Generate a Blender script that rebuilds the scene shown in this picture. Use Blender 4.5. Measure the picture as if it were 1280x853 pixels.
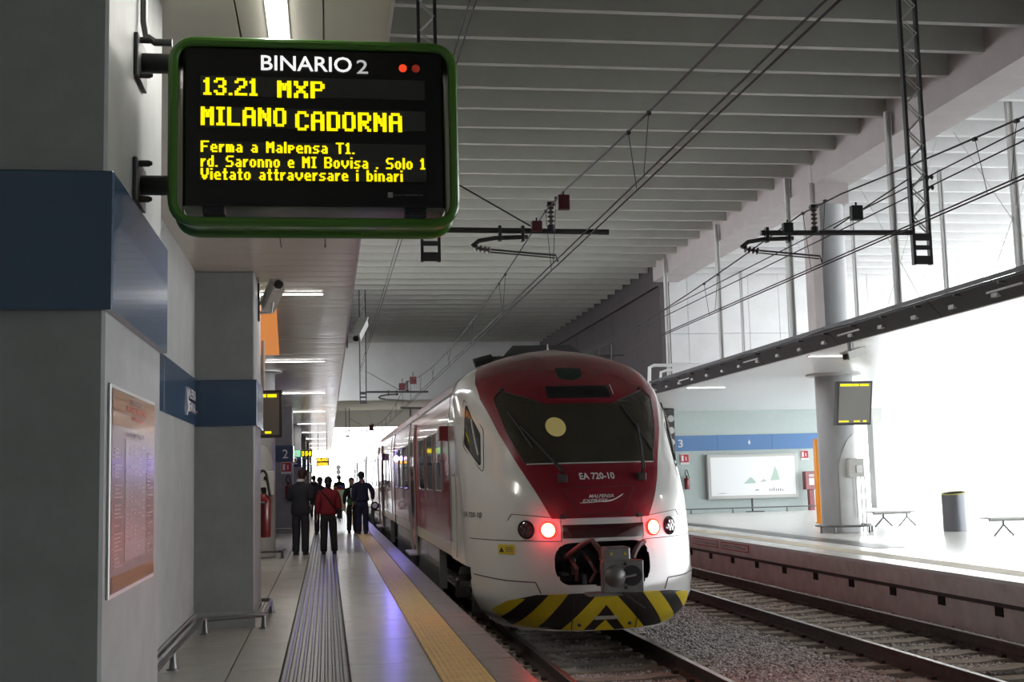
import bpy, math, random
import numpy as np
from mathutils import Vector, Matrix
random.seed(7)
PI = math.pi
S = bpy.context.scene
for o in list(bpy.data.objects): bpy.data.objects.remove(o)
COL = S.collection

# ------------------------------------------------------------------ camera
YAW, PITCH, ROLL, FPX = 0.1518, 0.1105, -0.0246, 1532.5
CAMZ = 1.52
fw = Vector((math.sin(YAW)*math.cos(PITCH), math.cos(YAW)*math.cos(PITCH), math.sin(PITCH)))
rt = Vector((math.cos(YAW), -math.sin(YAW), 0)); up = rt.cross(fw)
r2 = rt*math.cos(ROLL)+up*math.sin(ROLL); u2 = -rt*math.sin(ROLL)+up*math.cos(ROLL)
cd = bpy.data.cameras.new('camera'); cam = bpy.data.objects.new('camera', cd); COL.objects.link(cam)
cam.matrix_world = Matrix(((r2.x, u2.x, -fw.x, 0), (r2.y, u2.y, -fw.y, 0), (r2.z, u2.z, -fw.z, CAMZ), (0, 0, 0, 1)))
cd.sensor_width = 36; cd.lens = FPX/1280*36; cd.clip_start = .05; cd.clip_end = 900
S.camera = cam

# ------------------------------------------------------------------ world and exposure
W = bpy.data.worlds.new('overcast'); S.world = W; W.use_nodes = True
bg = W.node_tree.nodes['Background']; bg.inputs[0].default_value = (.93, .96, 1, 1); bg.inputs[1].default_value = 5.0
S.view_settings.view_transform = 'Standard'; S.view_settings.look = 'None'; S.view_settings.gamma = 1
S.view_settings.use_curve_mapping = False; S.view_settings.exposure = 0.7

# ------------------------------------------------------------------ materials
M = {}
def mat(name, col, rough=.6, metal=0., emit=None, estr=0., noise=0., nscale=6., bump=0., bscale=40., spec=.5, coat=0., trans=0., alpha=1.):
    m = bpy.data.materials.new(name); m.use_nodes = True; nt = m.node_tree; b = nt.nodes['Principled BSDF']
    b.inputs['Base Color'].default_value = (*col, 1); b.inputs['Roughness'].default_value = rough
    b.inputs['Metallic'].default_value = metal; b.inputs['Specular IOR Level'].default_value = spec
    b.inputs['Coat Weight'].default_value = coat; b.inputs['Transmission Weight'].default_value = trans
    if emit: b.inputs['Emission Color'].default_value = (*emit, 1); b.inputs['Emission Strength'].default_value = estr
    if noise or bump:
        tc = nt.nodes.new('ShaderNodeTexCoord')
    if noise:
        n = nt.nodes.new('ShaderNodeTexNoise'); n.inputs['Scale'].default_value = nscale; n.inputs['Detail'].default_value = 6
        n.inputs['Roughness'].default_value = .65
        nt.links.new(tc.outputs['Object'], n.inputs['Vector'])
        r = nt.nodes.new('ShaderNodeValToRGB')
        r.color_ramp.elements[0].position = .3; r.color_ramp.elements[1].position = .7
        r.color_ramp.elements[0].color = (*[c*(1-noise) for c in col], 1); r.color_ramp.elements[1].color = (*[min(1, c*(1+noise)) for c in col], 1)
        nt.links.new(n.outputs['Fac'], r.inputs[0]); nt.links.new(r.outputs[0], b.inputs['Base Color'])
    if bump:
        n2 = nt.nodes.new('ShaderNodeTexNoise'); n2.inputs['Scale'].default_value = bscale; n2.inputs['Detail'].default_value = 4
        nt.links.new(tc.outputs['Object'], n2.inputs['Vector'])
        bp = nt.nodes.new('ShaderNodeBump'); bp.inputs['Strength'].default_value = bump; bp.inputs['Distance'].default_value = .01
        nt.links.new(n2.outputs['Fac'], bp.inputs['Height']); nt.links.new(bp.outputs[0], b.inputs['Normal'])
    M[name] = m; return m
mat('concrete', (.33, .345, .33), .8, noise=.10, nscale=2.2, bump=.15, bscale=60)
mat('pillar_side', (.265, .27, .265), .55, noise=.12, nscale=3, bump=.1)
mat('white_concrete', (.74, .74, .73), .8, noise=.06, nscale=1.2)
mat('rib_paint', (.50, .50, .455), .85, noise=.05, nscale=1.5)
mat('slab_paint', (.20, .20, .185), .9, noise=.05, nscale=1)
mat('beam_paint', (.50, .45, .44), .8, noise=.08, nscale=1.5)
mat('dark_wall', (.085, .072, .076), .85, noise=.10, nscale=.8)
mat('band_blue', (.032, .068, .125), .25, metal=.0, coat=.3)
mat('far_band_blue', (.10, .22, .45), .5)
mat('far_wall', (.50, .58, .56), .7, noise=.03)
mat('soffit', (.70, .67, .58), .20, metal=.0, noise=.06, nscale=1.0)
mat('soffit_white', (.85, .86, .86), .3)
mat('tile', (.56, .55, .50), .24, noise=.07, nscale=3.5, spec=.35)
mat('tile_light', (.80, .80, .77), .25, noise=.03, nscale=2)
mat('grout', (.10, .10, .09), .9)
mat('tactile_grey', (.105, .11, .098), .32, noise=.25, nscale=18)
mat('tactile_yellow', (.84, .60, .20), .45, noise=.12, nscale=9)
mat('tactile_overlit', (.80, .76, .60), .4)  # warning yellow bleached in its colour to stand for strong daylight
mat('edge_stone', (.27, .245, .23), .35, noise=.22, nscale=7, bump=.1)
mat('riser', (.70, .62, .60), .85, noise=.16, nscale=2.5, bump=.3, bscale=25)
mat('riser_dark', (.10, .085, .08), .9, noise=.2)
mat('hole', (.02, .017, .016), .9)
mat('ground', (.14, .115, .10), .95, noise=.35, nscale=5, bump=.8, bscale=30)
mat('outside', (.6, .6, .58), .9)
mat('rail_side', (.075, .058, .052), .8, noise=.3, nscale=8)
mat('rail_head', (.42, .40, .38), .3, metal=.9)
mat('sleeper', (.44, .39, .33), .9, noise=.22, nscale=6, bump=.3)
mat('train_white', (.68, .675, .645), .16, coat=.5, noise=.02, nscale=1.5)
mat('train_red', (.21, .016, .026), .22, coat=.4, noise=.10, nscale=3)
mat('train_side_red', (.42, .035, .06), .2, coat=.35, noise=.08, nscale=3)
mat('train_cream', (.66, .62, .52), .25, coat=.3)
mat('train_grey', (.30, .31, .31), .25, metal=.3, coat=.3)
mat('train_dark', (.022, .020, .020), .55, noise=.3)
mat('glass_dark', (.045, .040, .030), .12, spec=.5, coat=.25, noise=.15, nscale=3)
mat('win_glass', (.03, .03, .032), .05, spec=.9, coat=.6)
mat('steel', (.50, .51, .50), .3, metal=.7)
mat('lamp_red', (.5, .02, .01), .3, emit=(1, .16, .05), estr=14)
mat('lamp_ring', (.25, .01, .01), .3, emit=(1, .02, .02), estr=1.2)
mat('lamp_off', (.05, .01, .012), .12, coat=1)
mat('black', (.012, .012, .013), .4)
mat('rubber', (.02, .02, .02), .6)
mat('yellow', (.52, .40, .015), .4, noise=.08, nscale=8)
mat('label_yellow', (.62, .50, .03), .45)
mat('disc_yellow', (.98, .80, .30), .6)
mat('coupler', (.20, .19, .19), .45, metal=.5, noise=.15, nscale=12)
mat('hose', (.13, .06, .06), .5)
mat('white_text', (.75, .75, .75), .5)
mat('text_glow', (.8, .8, .8), .5, emit=(1, 1, 1), estr=.5)
mat('text_glow_dim', (.6, .6, .6), .5, emit=(1, 1, 1), estr=.22)
mat('led', (.6, .5, 0), .5, emit=(1, .80, .0), estr=.75)
mat('led_orange', (.6, .3, 0), .5, emit=(1, .45, .02), estr=1.6)
mat('led_red', (.6, .03, 0), .5, emit=(1, .07, .02), estr=.5)
mat('led_red_dim', (.3, .03, .02), .5, emit=(1, .07, .02), estr=.08)
mat('frame_green', (.06, .17, .02), .28, coat=.4)
mat('board_black', (.010, .010, .011), .25)
mat('board_matrix', (.040, .039, .037), .5)
mat('screen_grey', (.22, .215, .20), .35)
mat('tube', (.15, .15, .15), .35, metal=.6)
mat('dark_metal', (.055, .055, .055), .5, metal=.3)
mat('wire', (.02, .02, .022), .6)
mat('light_metal', (.58, .58, .56), .4)
mat('tray', (.05, .05, .052), .55, noise=.2)
mat('clamp', (.45, .45, .44), .5)
mat('insulator', (.11, .09, .085), .3)
mat('marker_red', (.10, .012, .018), .6)
mat('marker_dark', (.012, .025, .02), .6)
mat('fixture', (1, 1, .97), .5, emit=(1, .985, .93), estr=6)
mat('orange_sheen', (.8, .25, .03), .5, emit=(1, .36, .09), estr=.32)  # self-glowing colour painting an orange reflection on the soffit
mat('blue_lamp', (.1, .1, .8), .4, emit=(.16, .12, 1), estr=40)
mat('poster', (.42, .31, .31), .22, coat=.5)
mat('poster_orange', (.44, .21, .09), .22, coat=.5)
mat('poster_pale', (.50, .41, .42), .25, coat=.5)
mat('poster_frame', (.52, .52, .50), .35, metal=.4)
mat('poster_print', (.40, .28, .27), .3)
mat('poster_red', (.55, .10, .04), .3)
mat('poster_dark', (.16, .09, .10), .3)
mat('sign_white', (.8, .8, .8), .5)
mat('sign_red', (.5, .02, .03), .5)
mat('red_paint', (.19, .010, .014), .3, coat=.4)
mat('orange_paint', (.80, .28, .02), .35)
mat('column', (.36, .37, .37), .45, noise=.06, nscale=2)
mat('column_clad', (.50, .51, .50), .4, noise=.05, nscale=3)
mat('bin', (.16, .165, .18), .35, metal=.5)
mat('bin_rim', (.55, .50, .05), .5)
mat('box_grey', (.55, .55, .52), .5)
mat('map_paper', (.88, .90, .90), .4)
mat('map_green', (.45, .60, .52), .5)
mat('skin', (.48, .27, .19), .5)
mat('hair_dark', (.015, .012, .010), .6)
mat('hair_brown', (.05, .025, .015), .6)
mat('suit_navy', (.028, .030, .042), .8, noise=.15, nscale=20)
mat('trouser_dark', (.020, .019, .022), .8)
mat('jacket_red', (.22, .012, .025), .8, noise=.1, nscale=15)
mat('coat_black', (.018, .020, .018), .8)
mat('coat_brown', (.025, .018, .018), .8)
mat('uniform_blue', (.020, .022, .045), .8)
mat('green_cloth', (.05, .16, .05), .7)
mat('shoe', (.012, .011, .010), .35)
mat('placard_green', (.42, .55, .38), .5)
mat('patch_green', (.08, .38, .10), .5)
mat('patch_red', (.55, .05, .05), .5)
mat('patch_blue', (.06, .06, .25), .5)
mat('green_sign', (.10, .45, .25), .5, emit=(.4, .9, .6), estr=.35)
def streak(name, base, light, scale):
    """ballast stone colour varied per stone through a coarse cell noise"""
    m = mat(name, base, .85); nt = m.node_tree; b = nt.nodes['Principled BSDF']
    tc = nt.nodes.new('ShaderNodeTexCoord'); v = nt.nodes.new('ShaderNodeTexVoronoi'); v.inputs['Scale'].default_value = scale
    r = nt.nodes.new('ShaderNodeValToRGB'); r.color_ramp.elements[0].color = (*base, 1); r.color_ramp.elements[1].color = (*light, 1)
    sx = nt.nodes.new('ShaderNodeSeparateColor')
    nt.links.new(tc.outputs['Object'], v.inputs['Vector']); nt.links.new(v.outputs['Color'], sx.inputs[0])
    nt.links.new(sx.outputs[0], r.inputs[0]); nt.links.new(r.outputs[0], b.inputs['Base Color'])
streak('stone', (.36, .32, .31), (.90, .86, .84), 22)

# ------------------------------------------------------------------ mesh helpers
class MB:
    def __init__(s): s.v = []; s.f = []; s.m = []; s.mi = 0
    def add(s, v, f):
        n = len(s.v); s.v += [tuple(p) for p in v]; s.f += [tuple(i+n for i in q) for q in f]; s.m += [s.mi]*len(f)
    def box(s, x0, x1, y0, y1, z0, z1):
        s.add([(x0,y0,z0),(x1,y0,z0),(x1,y1,z0),(x0,y1,z0),(x0,y0,z1),(x1,y0,z1),(x1,y1,z1),(x0,y1,z1)],
              [(0,3,2,1),(4,5,6,7),(0,1,5,4),(1,2,6,5),(2,3,7,6),(3,0,4,7)]); return s
    def cbox(s, x0, x1, y0, y1, z0, z1, c=.01):
        """box with chamfered vertical and top edges"""
        a = [(x0+c,y0),(x1-c,y0),(x1,y0+c),(x1,y1-c),(x1-c,y1),(x0+c,y1),(x0,y1-c),(x0,y0+c)]
        b = [(min(max(x,x0+c),x1-c), min(max(y,y0+c),y1-c)) for x, y in a]
        v = [(x,y,z0) for x,y in a]+[(x,y,z1-c) for x,y in a]+[(x,y,z1) for x,y in b]
        f = [tuple(range(7,-1,-1))]
        for k in range(2):
            for i in range(8): f.append((k*8+i, k*8+(i+1)%8, k*8+8+(i+1)%8, k*8+8+i))
        f.append(tuple(range(16,24))); s.add(v, f); return s
    def obox(s, c, ax, ay, az):
        """oriented box: centre and three half-axis vectors"""
        c, ax, ay, az = map(Vector, (c, ax, ay, az)); v = []
        for k in (-1,1):
            for q in ((-1,-1),(1,-1),(1,1),(-1,1)): v.append(c+ax*q[0]+ay*q[1]+az*k)
        s.add(v, [(0,3,2,1),(4,5,6,7),(0,1,5,4),(1,2,6,5),(2,3,7,6),(3,0,4,7)]); return s
    def tube(s, pts, r, n=10, closed=False, caps=True):
        pts = [Vector(p) for p in pts]; rings = []; N = len(pts)
        rr = r if isinstance(r, (list, tuple)) else [r]*N
        prev = None
        for i, p in enumerate(pts):
            if closed: d = pts[(i+1)%N]-pts[i-1]
            else: d = pts[min(i+1,N-1)]-pts[max(i-1,0)]
            d.normalize()
            if prev is None:
                a = Vector((0,0,1)) if abs(d.z) < .9 else Vector((1,0,0))
                u = d.cross(a).normalized()
            else: u = (prev-d*prev.dot(d)).normalized()
            prev = u; w = d.cross(u)
            rings.append([p+(u*math.cos(2*PI*k/n)+w*math.sin(2*PI*k/n))*rr[i] for k in range(n)])
        v = [q for rg in rings for q in rg]; f = []
        for i in range(N if closed else N-1):
            j = (i+1)%N
            for k in range(n): f.append((i*n+k, i*n+(k+1)%n, j*n+(k+1)%n, j*n+k))
        if caps and not closed: f += [tuple(range(n-1,-1,-1)), tuple((N-1)*n+k for k in range(n))]
        s.add(v, f); return s
    def lathe(s, c, prof, n=24, axis='z'):
        c = Vector(c); v = []; f = []
        for r, h in prof:
            for k in range(n):
                a = 2*PI*k/n; x, y = r*math.cos(a), r*math.sin(a)
                p = {'z': (x,y,h), 'y': (x,h,y), 'x': (h,x,y)}[axis]; v.append(c+Vector(p))
        for i in range(len(prof)-1):
            for k in range(n): f.append((i*n+k, i*n+(k+1)%n, (i+1)*n+(k+1)%n, (i+1)*n+k))
        f += [tuple(range(n-1,-1,-1)), tuple((len(prof)-1)*n+k for k in range(n))]
        s.add(v, f); return s
    def prism(s, poly, y0, y1, axis='y'):
        """poly (a,b) extruded along axis"""
        n = len(poly); mk = {'y': lambda a,b,h: (a,h,b), 'x': lambda a,b,h: (h,a,b), 'z': lambda a,b,h: (a,b,h)}[axis]
        v = [mk(a,b,y0) for a,b in poly]+[mk(a,b,y1) for a,b in poly]
        f = [tuple(range(n)), tuple(range(2*n-1,n-1,-1))]+[(i,i+n,(i+1)%n+n,(i+1)%n) for i in range(n)]
        s.add(v, f); return s
    def grid(s, G):
        n = len(G[0]); v = [p for r in G for p in r]
        s.add(v, [(i*n+j, i*n+j+1, (i+1)*n+j+1, (i+1)*n+j) for i in range(len(G)-1) for j in range(n-1)]); return s
    def build(s, name, m, parent=None, smooth=True, ang=32, fix=True):
        me = bpy.data.meshes.new(name); me.from_pydata(s.v, [], s.f)
        ms = m if isinstance(m, (list, tuple)) else [m]
        for q in ms: me.materials.append(M[q])
        if len(ms) > 1: me.polygons.foreach_set('material_index', s.m)
        if fix:
            import bmesh
            b = bmesh.new(); b.from_mesh(me); bmesh.ops.recalc_face_normals(b, faces=b.faces); b.to_mesh(me); b.free()
        if smooth:
            me.polygons.foreach_set('use_smooth', [True]*len(me.polygons)); me.set_sharp_from_angle(angle=math.radians(ang))
        me.update()
        o = bpy.data.objects.new(name, me); COL.objects.link(o)
        if parent is not None: o.parent = parent
        return o
def box(name, m, parent, *b, **k):
    return MB().box(*b).build(name, m, parent, smooth=False)
def tag(o, label=None, cat=None, group=None, kind=None):
    if label: o['label'] = label
    if cat: o['category'] = cat
    if group: o['group'] = group
    if kind: o['kind'] = kind
    return o
def empty(name, loc, label=None, cat=None, group=None, kind=None):
    o = bpy.data.objects.new(name, None); COL.objects.link(o); o.location = loc; o.empty_display_size = .1
    return tag(o, label, cat, group, kind)
class Thing:
    """an Empty at the base; parts are given in world coordinates and parented in place"""
    def __init__(s, name, loc, label=None, cat=None, group=None, kind=None):
        s.o = empty(name, loc, label, cat, group, kind); s.loc = Vector(loc)
    def part(s, mb, name, m, label=None, **k):
        L = s.loc; mb.v = [(x-L.x, y-L.y, z-L.z) for x, y, z in mb.v]
        o = mb.build(name, m, s.o, **k)
        if label: o['label'] = label
        return o
    def sub(s, parent, mb, name, m, label=None, **k):
        L = s.loc; mb.v = [(x-L.x, y-L.y, z-L.z) for x, y, z in mb.v]
        o = mb.build(name, m, parent, **k)
        if label: o['label'] = label
        return o
def inst(src, parent, loc=(0,0,0), rot=None):
    o = src.copy(); COL.objects.link(o); o.parent = parent; o.location = loc
    if rot: o.rotation_euler = rot
    return o
def copy_tree(o, parent=None, loc=None):
    c = o.copy(); COL.objects.link(c)
    if parent: c.parent = parent
    if loc is not None: c.location = loc
    for ch in list(o.children): copy_tree(ch, c)
    return c
def text_mesh(txt, name, m, parent, origin, xdir, zdir, width, height, bold=0., depth=.002, spacing=1.):
    """flat lettering fitted to width x height; origin = lower-left corner of the box (in parent space)"""
    cu = bpy.data.curves.new('t', 'FONT'); cu.body = txt; cu.offset = bold; cu.extrude = 0; cu.space_character = spacing
    cu.resolution_u = 3
    o = bpy.data.objects.new('t', cu); COL.objects.link(o); dg = bpy.context.evaluated_depsgraph_get(); dg.update()
    me = bpy.data.meshes.new_from_object(o.evaluated_get(dg)); bpy.data.objects.remove(o); bpy.data.curves.remove(cu)
    vs = [v.co.copy() for v in me.vertices]
    x0, x1 = min(v.x for v in vs), max(v.x for v in vs); y0, y1 = min(v.y for v in vs), max(v.y for v in vs)
    xd, zd, og = Vector(xdir), Vector(zdir), Vector(origin); nrm = xd.cross(zd).normalized()
    for v, c in zip(me.vertices, vs):
        v.co = og+xd*((c.x-x0)/(x1-x0)*width)+zd*((c.y-y0)/(y1-y0)*height)+nrm*depth
    me.materials.clear(); me.materials.append(M[m]); me.name = name
    ob = bpy.data.objects.new(name, me); COL.objects.link(ob); ob.parent = parent
    return ob

# ================================================================== THE SETTING
# ---- platform one
FLOOR = tag(MB().box(-3.2, 1.50, -12, 110, -.9, -.012).build('floor', 'grout', smooth=False), kind='structure')
cols = [(-1.40, -.79), (-.79, -.372), (.172, .85)]
rows = [8.9+1.6*i for i in range(-9, 52)]
g = .006
base_tiles = {}
for ci, (a, b) in enumerate(cols):
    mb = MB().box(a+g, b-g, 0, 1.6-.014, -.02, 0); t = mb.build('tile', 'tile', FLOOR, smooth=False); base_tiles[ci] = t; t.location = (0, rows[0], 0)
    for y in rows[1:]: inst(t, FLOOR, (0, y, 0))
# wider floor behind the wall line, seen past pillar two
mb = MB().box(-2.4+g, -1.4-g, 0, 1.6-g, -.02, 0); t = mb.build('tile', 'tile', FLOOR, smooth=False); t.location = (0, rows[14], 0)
for y in rows[15:]: inst(t, FLOOR, (0, y, 0))
# tactile pavers: longitudinal ridges
def tactile(x0, x1, n, m, ln):
    mb = MB(); w = (x1-x0)/n; pr = []
    for i in range(n):
        a = x0+i*w
        pr += [(a+w*.05, 0), (a+w*.22, .006), (a+w*.62, .006), (a+w*.80, 0)]
    poly = [(x0+.001, -.02)]+[(a, z) for a, z in pr]+[(x1-.001, -.02)]
    v = [(a, 0, z) for a, z in poly]+[(a, ln-.006, z) for a, z in poly]; k = len(poly)
    mb.add(v, [(i, i+1, i+1+k, i+k) for i in range(k-1)]+[tuple(range(k)), tuple(range(2*k-1, k-1, -1))])
    return mb.build('tactile_paver', m, FLOOR, smooth=False)
tg = tactile(-.370, .170, 9, 'tactile_grey', .8); tg.location = (0, 4.1, 0)
for i in range(1, 100): inst(tg, FLOOR, (0, 4.1+.8*i, 0))
ty = tactile(.852, 1.25, 9, 'tactile_yellow', .8); ty.location = (0, 4.1, 0); ty['label'] = 'yellow ribbed warning paver'
for i in range(1, 120): inst(ty, FLOOR, (0, 4.1+.8*i, 0))
es = MB().cbox(1.255, 1.555, 0, 1.594, -.10, 0, .006).build('edge_slab', 'edge_stone', FLOOR); es.location = (0, rows[0], 0)
for y in rows[1:]: inst(es, FLOOR, (0, y, 0))

# ---- ground under the tracks and outside
gz = -.80
tag(MB().box(-40, 60, -14, 330, gz-.2, gz).build('ground', 'ground', smooth=False), kind='structure')
# ---- platform two
P2 = 8.86
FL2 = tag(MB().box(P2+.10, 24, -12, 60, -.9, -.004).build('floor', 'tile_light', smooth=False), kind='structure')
tag(MB().box(24, 120, -12, 300, -.5, -.03).build('ground', 'outside', smooth=False), kind='structure')
tg2 = tactile(9.35, 9.80, 8, 'tactile_overlit', 1.2); tg2.parent = FL2; tg2.location = (0, 6, .004); tg2['label'] = 'yellow ribbed warning paver, its colour paled for strong daylight'
for i in range(1, 32): inst(tg2, FL2, (0, 6+1.2*i, .004))
mb = MB().box(10.35, 10.95, 0, 1.594, -.01, .003); t = mb.build('tactile_paver', 'tactile_grey', FL2, smooth=False); t.location = (0, 22.4, 0)
for i in range(1, 11): inst(t, FL2, (0, 22.4+1.6*i, 0))
e2 = MB().cbox(P2-.02, P2+.48, 0, 2.39, -.05, .003, .006).build('edge_slab', 'tile_light', FL2); e2.location = (0, 2, 0)
for i in range(1, 24): inst(e2, FL2, (0, 2+2.4*i, 0))
# riser wall: upper fascia, dark lip, lower wall with drain holes
RW = Thing('wall_platform', (P2, 0, -.8), kind='structure')
for i in range(0, 14):
    y0 = 6.0+4.0*i
    RW.part(MB().cbox(P2, P2+.12, y0, y0+3.985, -.31, -.05, .006), 'fascia_panel', 'riser')
RW.part(MB().box(P2+.02, P2+.12, -5, 60, -.37, -.31), 'groove_strip', 'riser_dark', smooth=False)
RW.part(MB().box(P2+.05, P2+.12, -5, 60, -.9, -.37), 'lower_wall', 'riser', smooth=False)
src = None
for i in range(20):
    y = 12.45+1.571*i
    mb = MB(); mb.box(P2+.035, P2+.055, y-.10, y+.10, -.50, -.37)
    o = RW.part(mb, 'drain_hole', 'hole', smooth=False)
def riser_sign(y0, y1, z0, z1, txt):
    T = Thing('warning_plate', (P2, y0, z0), 'red-framed warning plate on the far platform riser, %s' % ('nearer the camera, longer text' if y0 < 26 else 'farther from the camera, next to the train'), 'sign')
    T.part(MB().box(P2-.006, P2, y0, y1, z0, z1), 'plate', 'sign_red', smooth=False)
    T.part(MB().box(P2-.009, P2-.006, y0+.05, y1-.05, z0+.02, z1-.02), 'plate_face', 'riser', smooth=False)
    text_mesh(txt, 'lettering', 'poster_dark', T.o, (-.0095, (y1-y0)-.16, .05), (0, -1, 0), (0, 0, 1), (y1-y0)-.32, (z1-z0)-.10, bold=.02)
riser_sign(27.45, 29.35, -.215, -.055, 'VIETATO ATTRAVERSARE I BINARI')
riser_sign(25.35, 27.2, -.215, -.055, 'SERVIRSI DEL SOTTOPASSAGGIO')

# ---- left wall, pillars
WALL = Thing('wall_left', (-1.4, 0, 0), kind='structure')
WALL.part(MB().box(-3.2, -1.40, -12, 14.9, 0, 3.83), 'wall_surface', 'concrete', smooth=False)
WALL.part(MB().box(-1.40, -1.375, 5.9, 13.55, .0, .17), 'skirting', 'concrete', smooth=False)
for y0, y1 in ((5.95, 8.3), (8.31, 10.9), (10.91, 13.55)):
    WALL.part(MB().cbox(-1.40, -1.383, y0, y1, 2.15, 2.65, .004), 'blue_band_panel', 'band_blue')
tag(MB().box(-3.2, -2.4, 14.9, 110, 0, 3.83).build('wall_left', 'concrete', smooth=False), kind='structure')
tag(MB().box(-3.4, -3.2, -12, 90, -.9, 4.6).build('wall_left_upper', 'rib_paint', smooth=False), kind='structure')
tag(MB().box(-3.4, -3.2, -12, 26, 4.6, 10.1).build('wall_left_upper', 'rib_paint', smooth=False), kind='structure')
tag(MB().box(-3.4, -3.2, 26, 45, 8.9, 10.1).build('wall_left_upper', 'rib_paint', smooth=False), kind='structure')  # unseen; gap below it left open to throw daylight on the ribs
tag(MB().box(-3.4, -3.2, 62.5, 68, 8.9, 10.1).build('wall_left_upper', 'rib_paint', smooth=False), kind='structure')  # second unseen gap below, added to lighten the far downstand
tag(MB().box(-3.4, -3.2, 68, 90, 4.6, 10.1).build('wall_left_upper', 'rib_paint', smooth=False), kind='structure')
tag(MB().box(-3.4, -3.2, 45, 62.5, 4.6, 10.1).build('wall_left_upper', 'rib_paint', smooth=False), kind='structure')
for i in range(1, 5):
    tag(MB().cbox(-3.38, -3.22, 24.5+4.8*i-.08, 24.5+4.8*i+.08, 4.6, 8.9, .01).build('daylight_gap_post', 'light_metal'), kind='structure')  # unseen posts standing in the added daylight gap
# logo lettering on the wall band
T = Thing('platform_name_lettering', (-1.383, 12.62, 2.27), 'white station name lettering with two small aircraft swooshes on the blue wall band', 'lettering')
L = T.o
text_mesh('MALPENSA', 'lettering', 'white_text', L, (.002, .14, .135), (0, 1, 0), (0, 0, 1), .72, .105, bold=.012)
text_mesh('TERMINAL', 'lettering', 'white_text', L, (.002, .14, .0), (0, 1, 0), (0, 0, 1), .72, .105, bold=.012)
for k, (ya, s) in enumerate(((.0, 1), (1.0, -1))):
    T.part(MB().tube([(-1.378, 12.62+ya+s*.02, 2.22+(.03 if k else 0)), (-1.378, 12.62+ya+s*.09, 2.30), (-1.378, 12.62+ya+s*.06, 2.36), (-1.378, 12.62+ya, 2.50)], [.006, .02, .014, .004], 6), 'swoosh', 'white_text')

def pillar(y0, y1, x1, num, front=True):
    T = Thing('pillar', (x1-.3, (y0+y1)/2, 0), kind='structure')
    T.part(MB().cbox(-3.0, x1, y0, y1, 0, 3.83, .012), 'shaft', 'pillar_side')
    T.part(MB().cbox(-3.0, x1+.03, y0-.03, y1+.02, 2.14, 2.64, .006), 'blue_band_panel', 'band_blue')
    if front: T.part(MB().box(-1.40, x1+.008, y0-.012, y1+.005, 0, .17), 'skirting', 'concrete', smooth=False)
    return T
PI1 = pillar(4.46, 5.92, -.77, 1); PI2 = pillar(13.55, 14.85, -.77, 2)
far_pillars = []
for i, y in enumerate((38.0, 50.4, 62.7, 75.0, 87.3)):
    far_pillars.append(pillar(y, y+1.3, -1.03, 3+i))

def numeral(txt, x, y, z, h, m='white_text', label=None):
    T = Thing('platform_number', (x, y, z), label, 'number')
    text_mesh(txt, 'numeral', m, T.o, (0, 0, 0), (1, 0, 0), (0, 0, 1), h*.62, h, bold=.012)
numeral('2', -1.32, 37.965, 2.25, .27, label='white numeral 2 on the pillar band behind the man in navy')
numeral('2', -1.32, 50.365, 2.25, .27, label='small white numeral 2 on the more distant blue pillar band')

# round columns
def round_column(x, y, r, z1, label=None, extra=None):
    T = Thing('round_column', (x, y, 0), kind='structure')
    T.part(MB().lathe((x, y, 0), [(r, 0), (r, z1)], 48), 'shaft', 'column')
    return T
CL = round_column(-1.42, 26.0, .37, 3.83)
CL.part(MB().lathe((-1.42, 26.0, 0), [(.39, 3.78), (.52, 3.81), (.52, 3.83)], 40), 'collar', 'steel')
CR = Thing('round_column', (12.27, 28.4, 0), kind='structure')
CR.part(MB().lathe((12.27, 28.4, 0), [(.45, 0), (.45, 8.0)], 56), 'shaft', 'column')
CR.part(MB().box(11.86, 12.72, 27.95, 28.85, 8.0, 8.5), 'capital', 'beam_paint', smooth=False)
CR.part(MB().box(11.74, 11.97, 28.0, 28.5, 4.1, 8.5), 'pipe_casing', 'beam_paint', smooth=False)
CR.part(MB().lathe((12.27, 28.4, 0), [(.47, 3.76), (.66, 3.79), (.66, 3.83)], 48), 'collar', 'light_metal')
# arched cladding sheets on both columns
def clad(T, x, y, r, a0, a1, z1):
    G = []; n = 26
    for j in range(2):
        row = []
        for i in range(n+1):
            t = i/n; a = a0+(a1-a0)*t; zt = z1-.75*(abs(2*t-1))**2.6
            row.append((x+r*math.cos(a), y+r*math.sin(a), 0.02 if j == 0 else zt))
        G.append(row)
    mb = MB().grid(G); G2 = [[(x+(p[0]-x)*.985, y+(p[1]-y)*.985, p[2]) for p in row] for row in G]
    mb.grid([G[1], G2[1]])
    T.part(mb, 'cladding_sheet', 'column_clad')
clad(CL, -1.42, 26.0, .385, math.radians(-150), math.radians(-15), 2.3)
clad(CR, 12.27, 28.4, .465, math.radians(-112), math.radians(20), 2.35)

# ---- soffit above platform one: slab with separate panels
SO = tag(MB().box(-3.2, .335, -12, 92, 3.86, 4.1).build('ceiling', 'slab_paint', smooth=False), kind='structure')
MB().box(.325, .345, -12, 92, 3.825, 4.12).build('edge_trim', 'light_metal', SO, smooth=False)
for (a, b) in ((-2.4, -1.4), (-1.40, -.425), (-.42, .0), (.004, .325)):
    if a < -2: continue
    n0 = 0
    t = MB().box(a+.002, b-.002, 0, 1.071, 3.83, 3.86).build('ceiling_panel', 'soffit', SO, smooth=False); t.location = (0, -4.0+1.075*n0, 0)
    for i in range(n0+1, 15): inst(t, SO, (0, -4.0+1.075*i, 0))
t = MB().box(-2.4, .325, 0, .352, 0, .02).build('ceiling_slat', 'soffit', SO, smooth=False); t.location = (0, 12.13, 3.832)
rs = random.Random(5)
for i in range(1, 222): inst(t, SO, (0, 12.13+.36*i, 3.832), (math.radians(rs.uniform(-.35, .35)), 0, 0))
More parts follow.
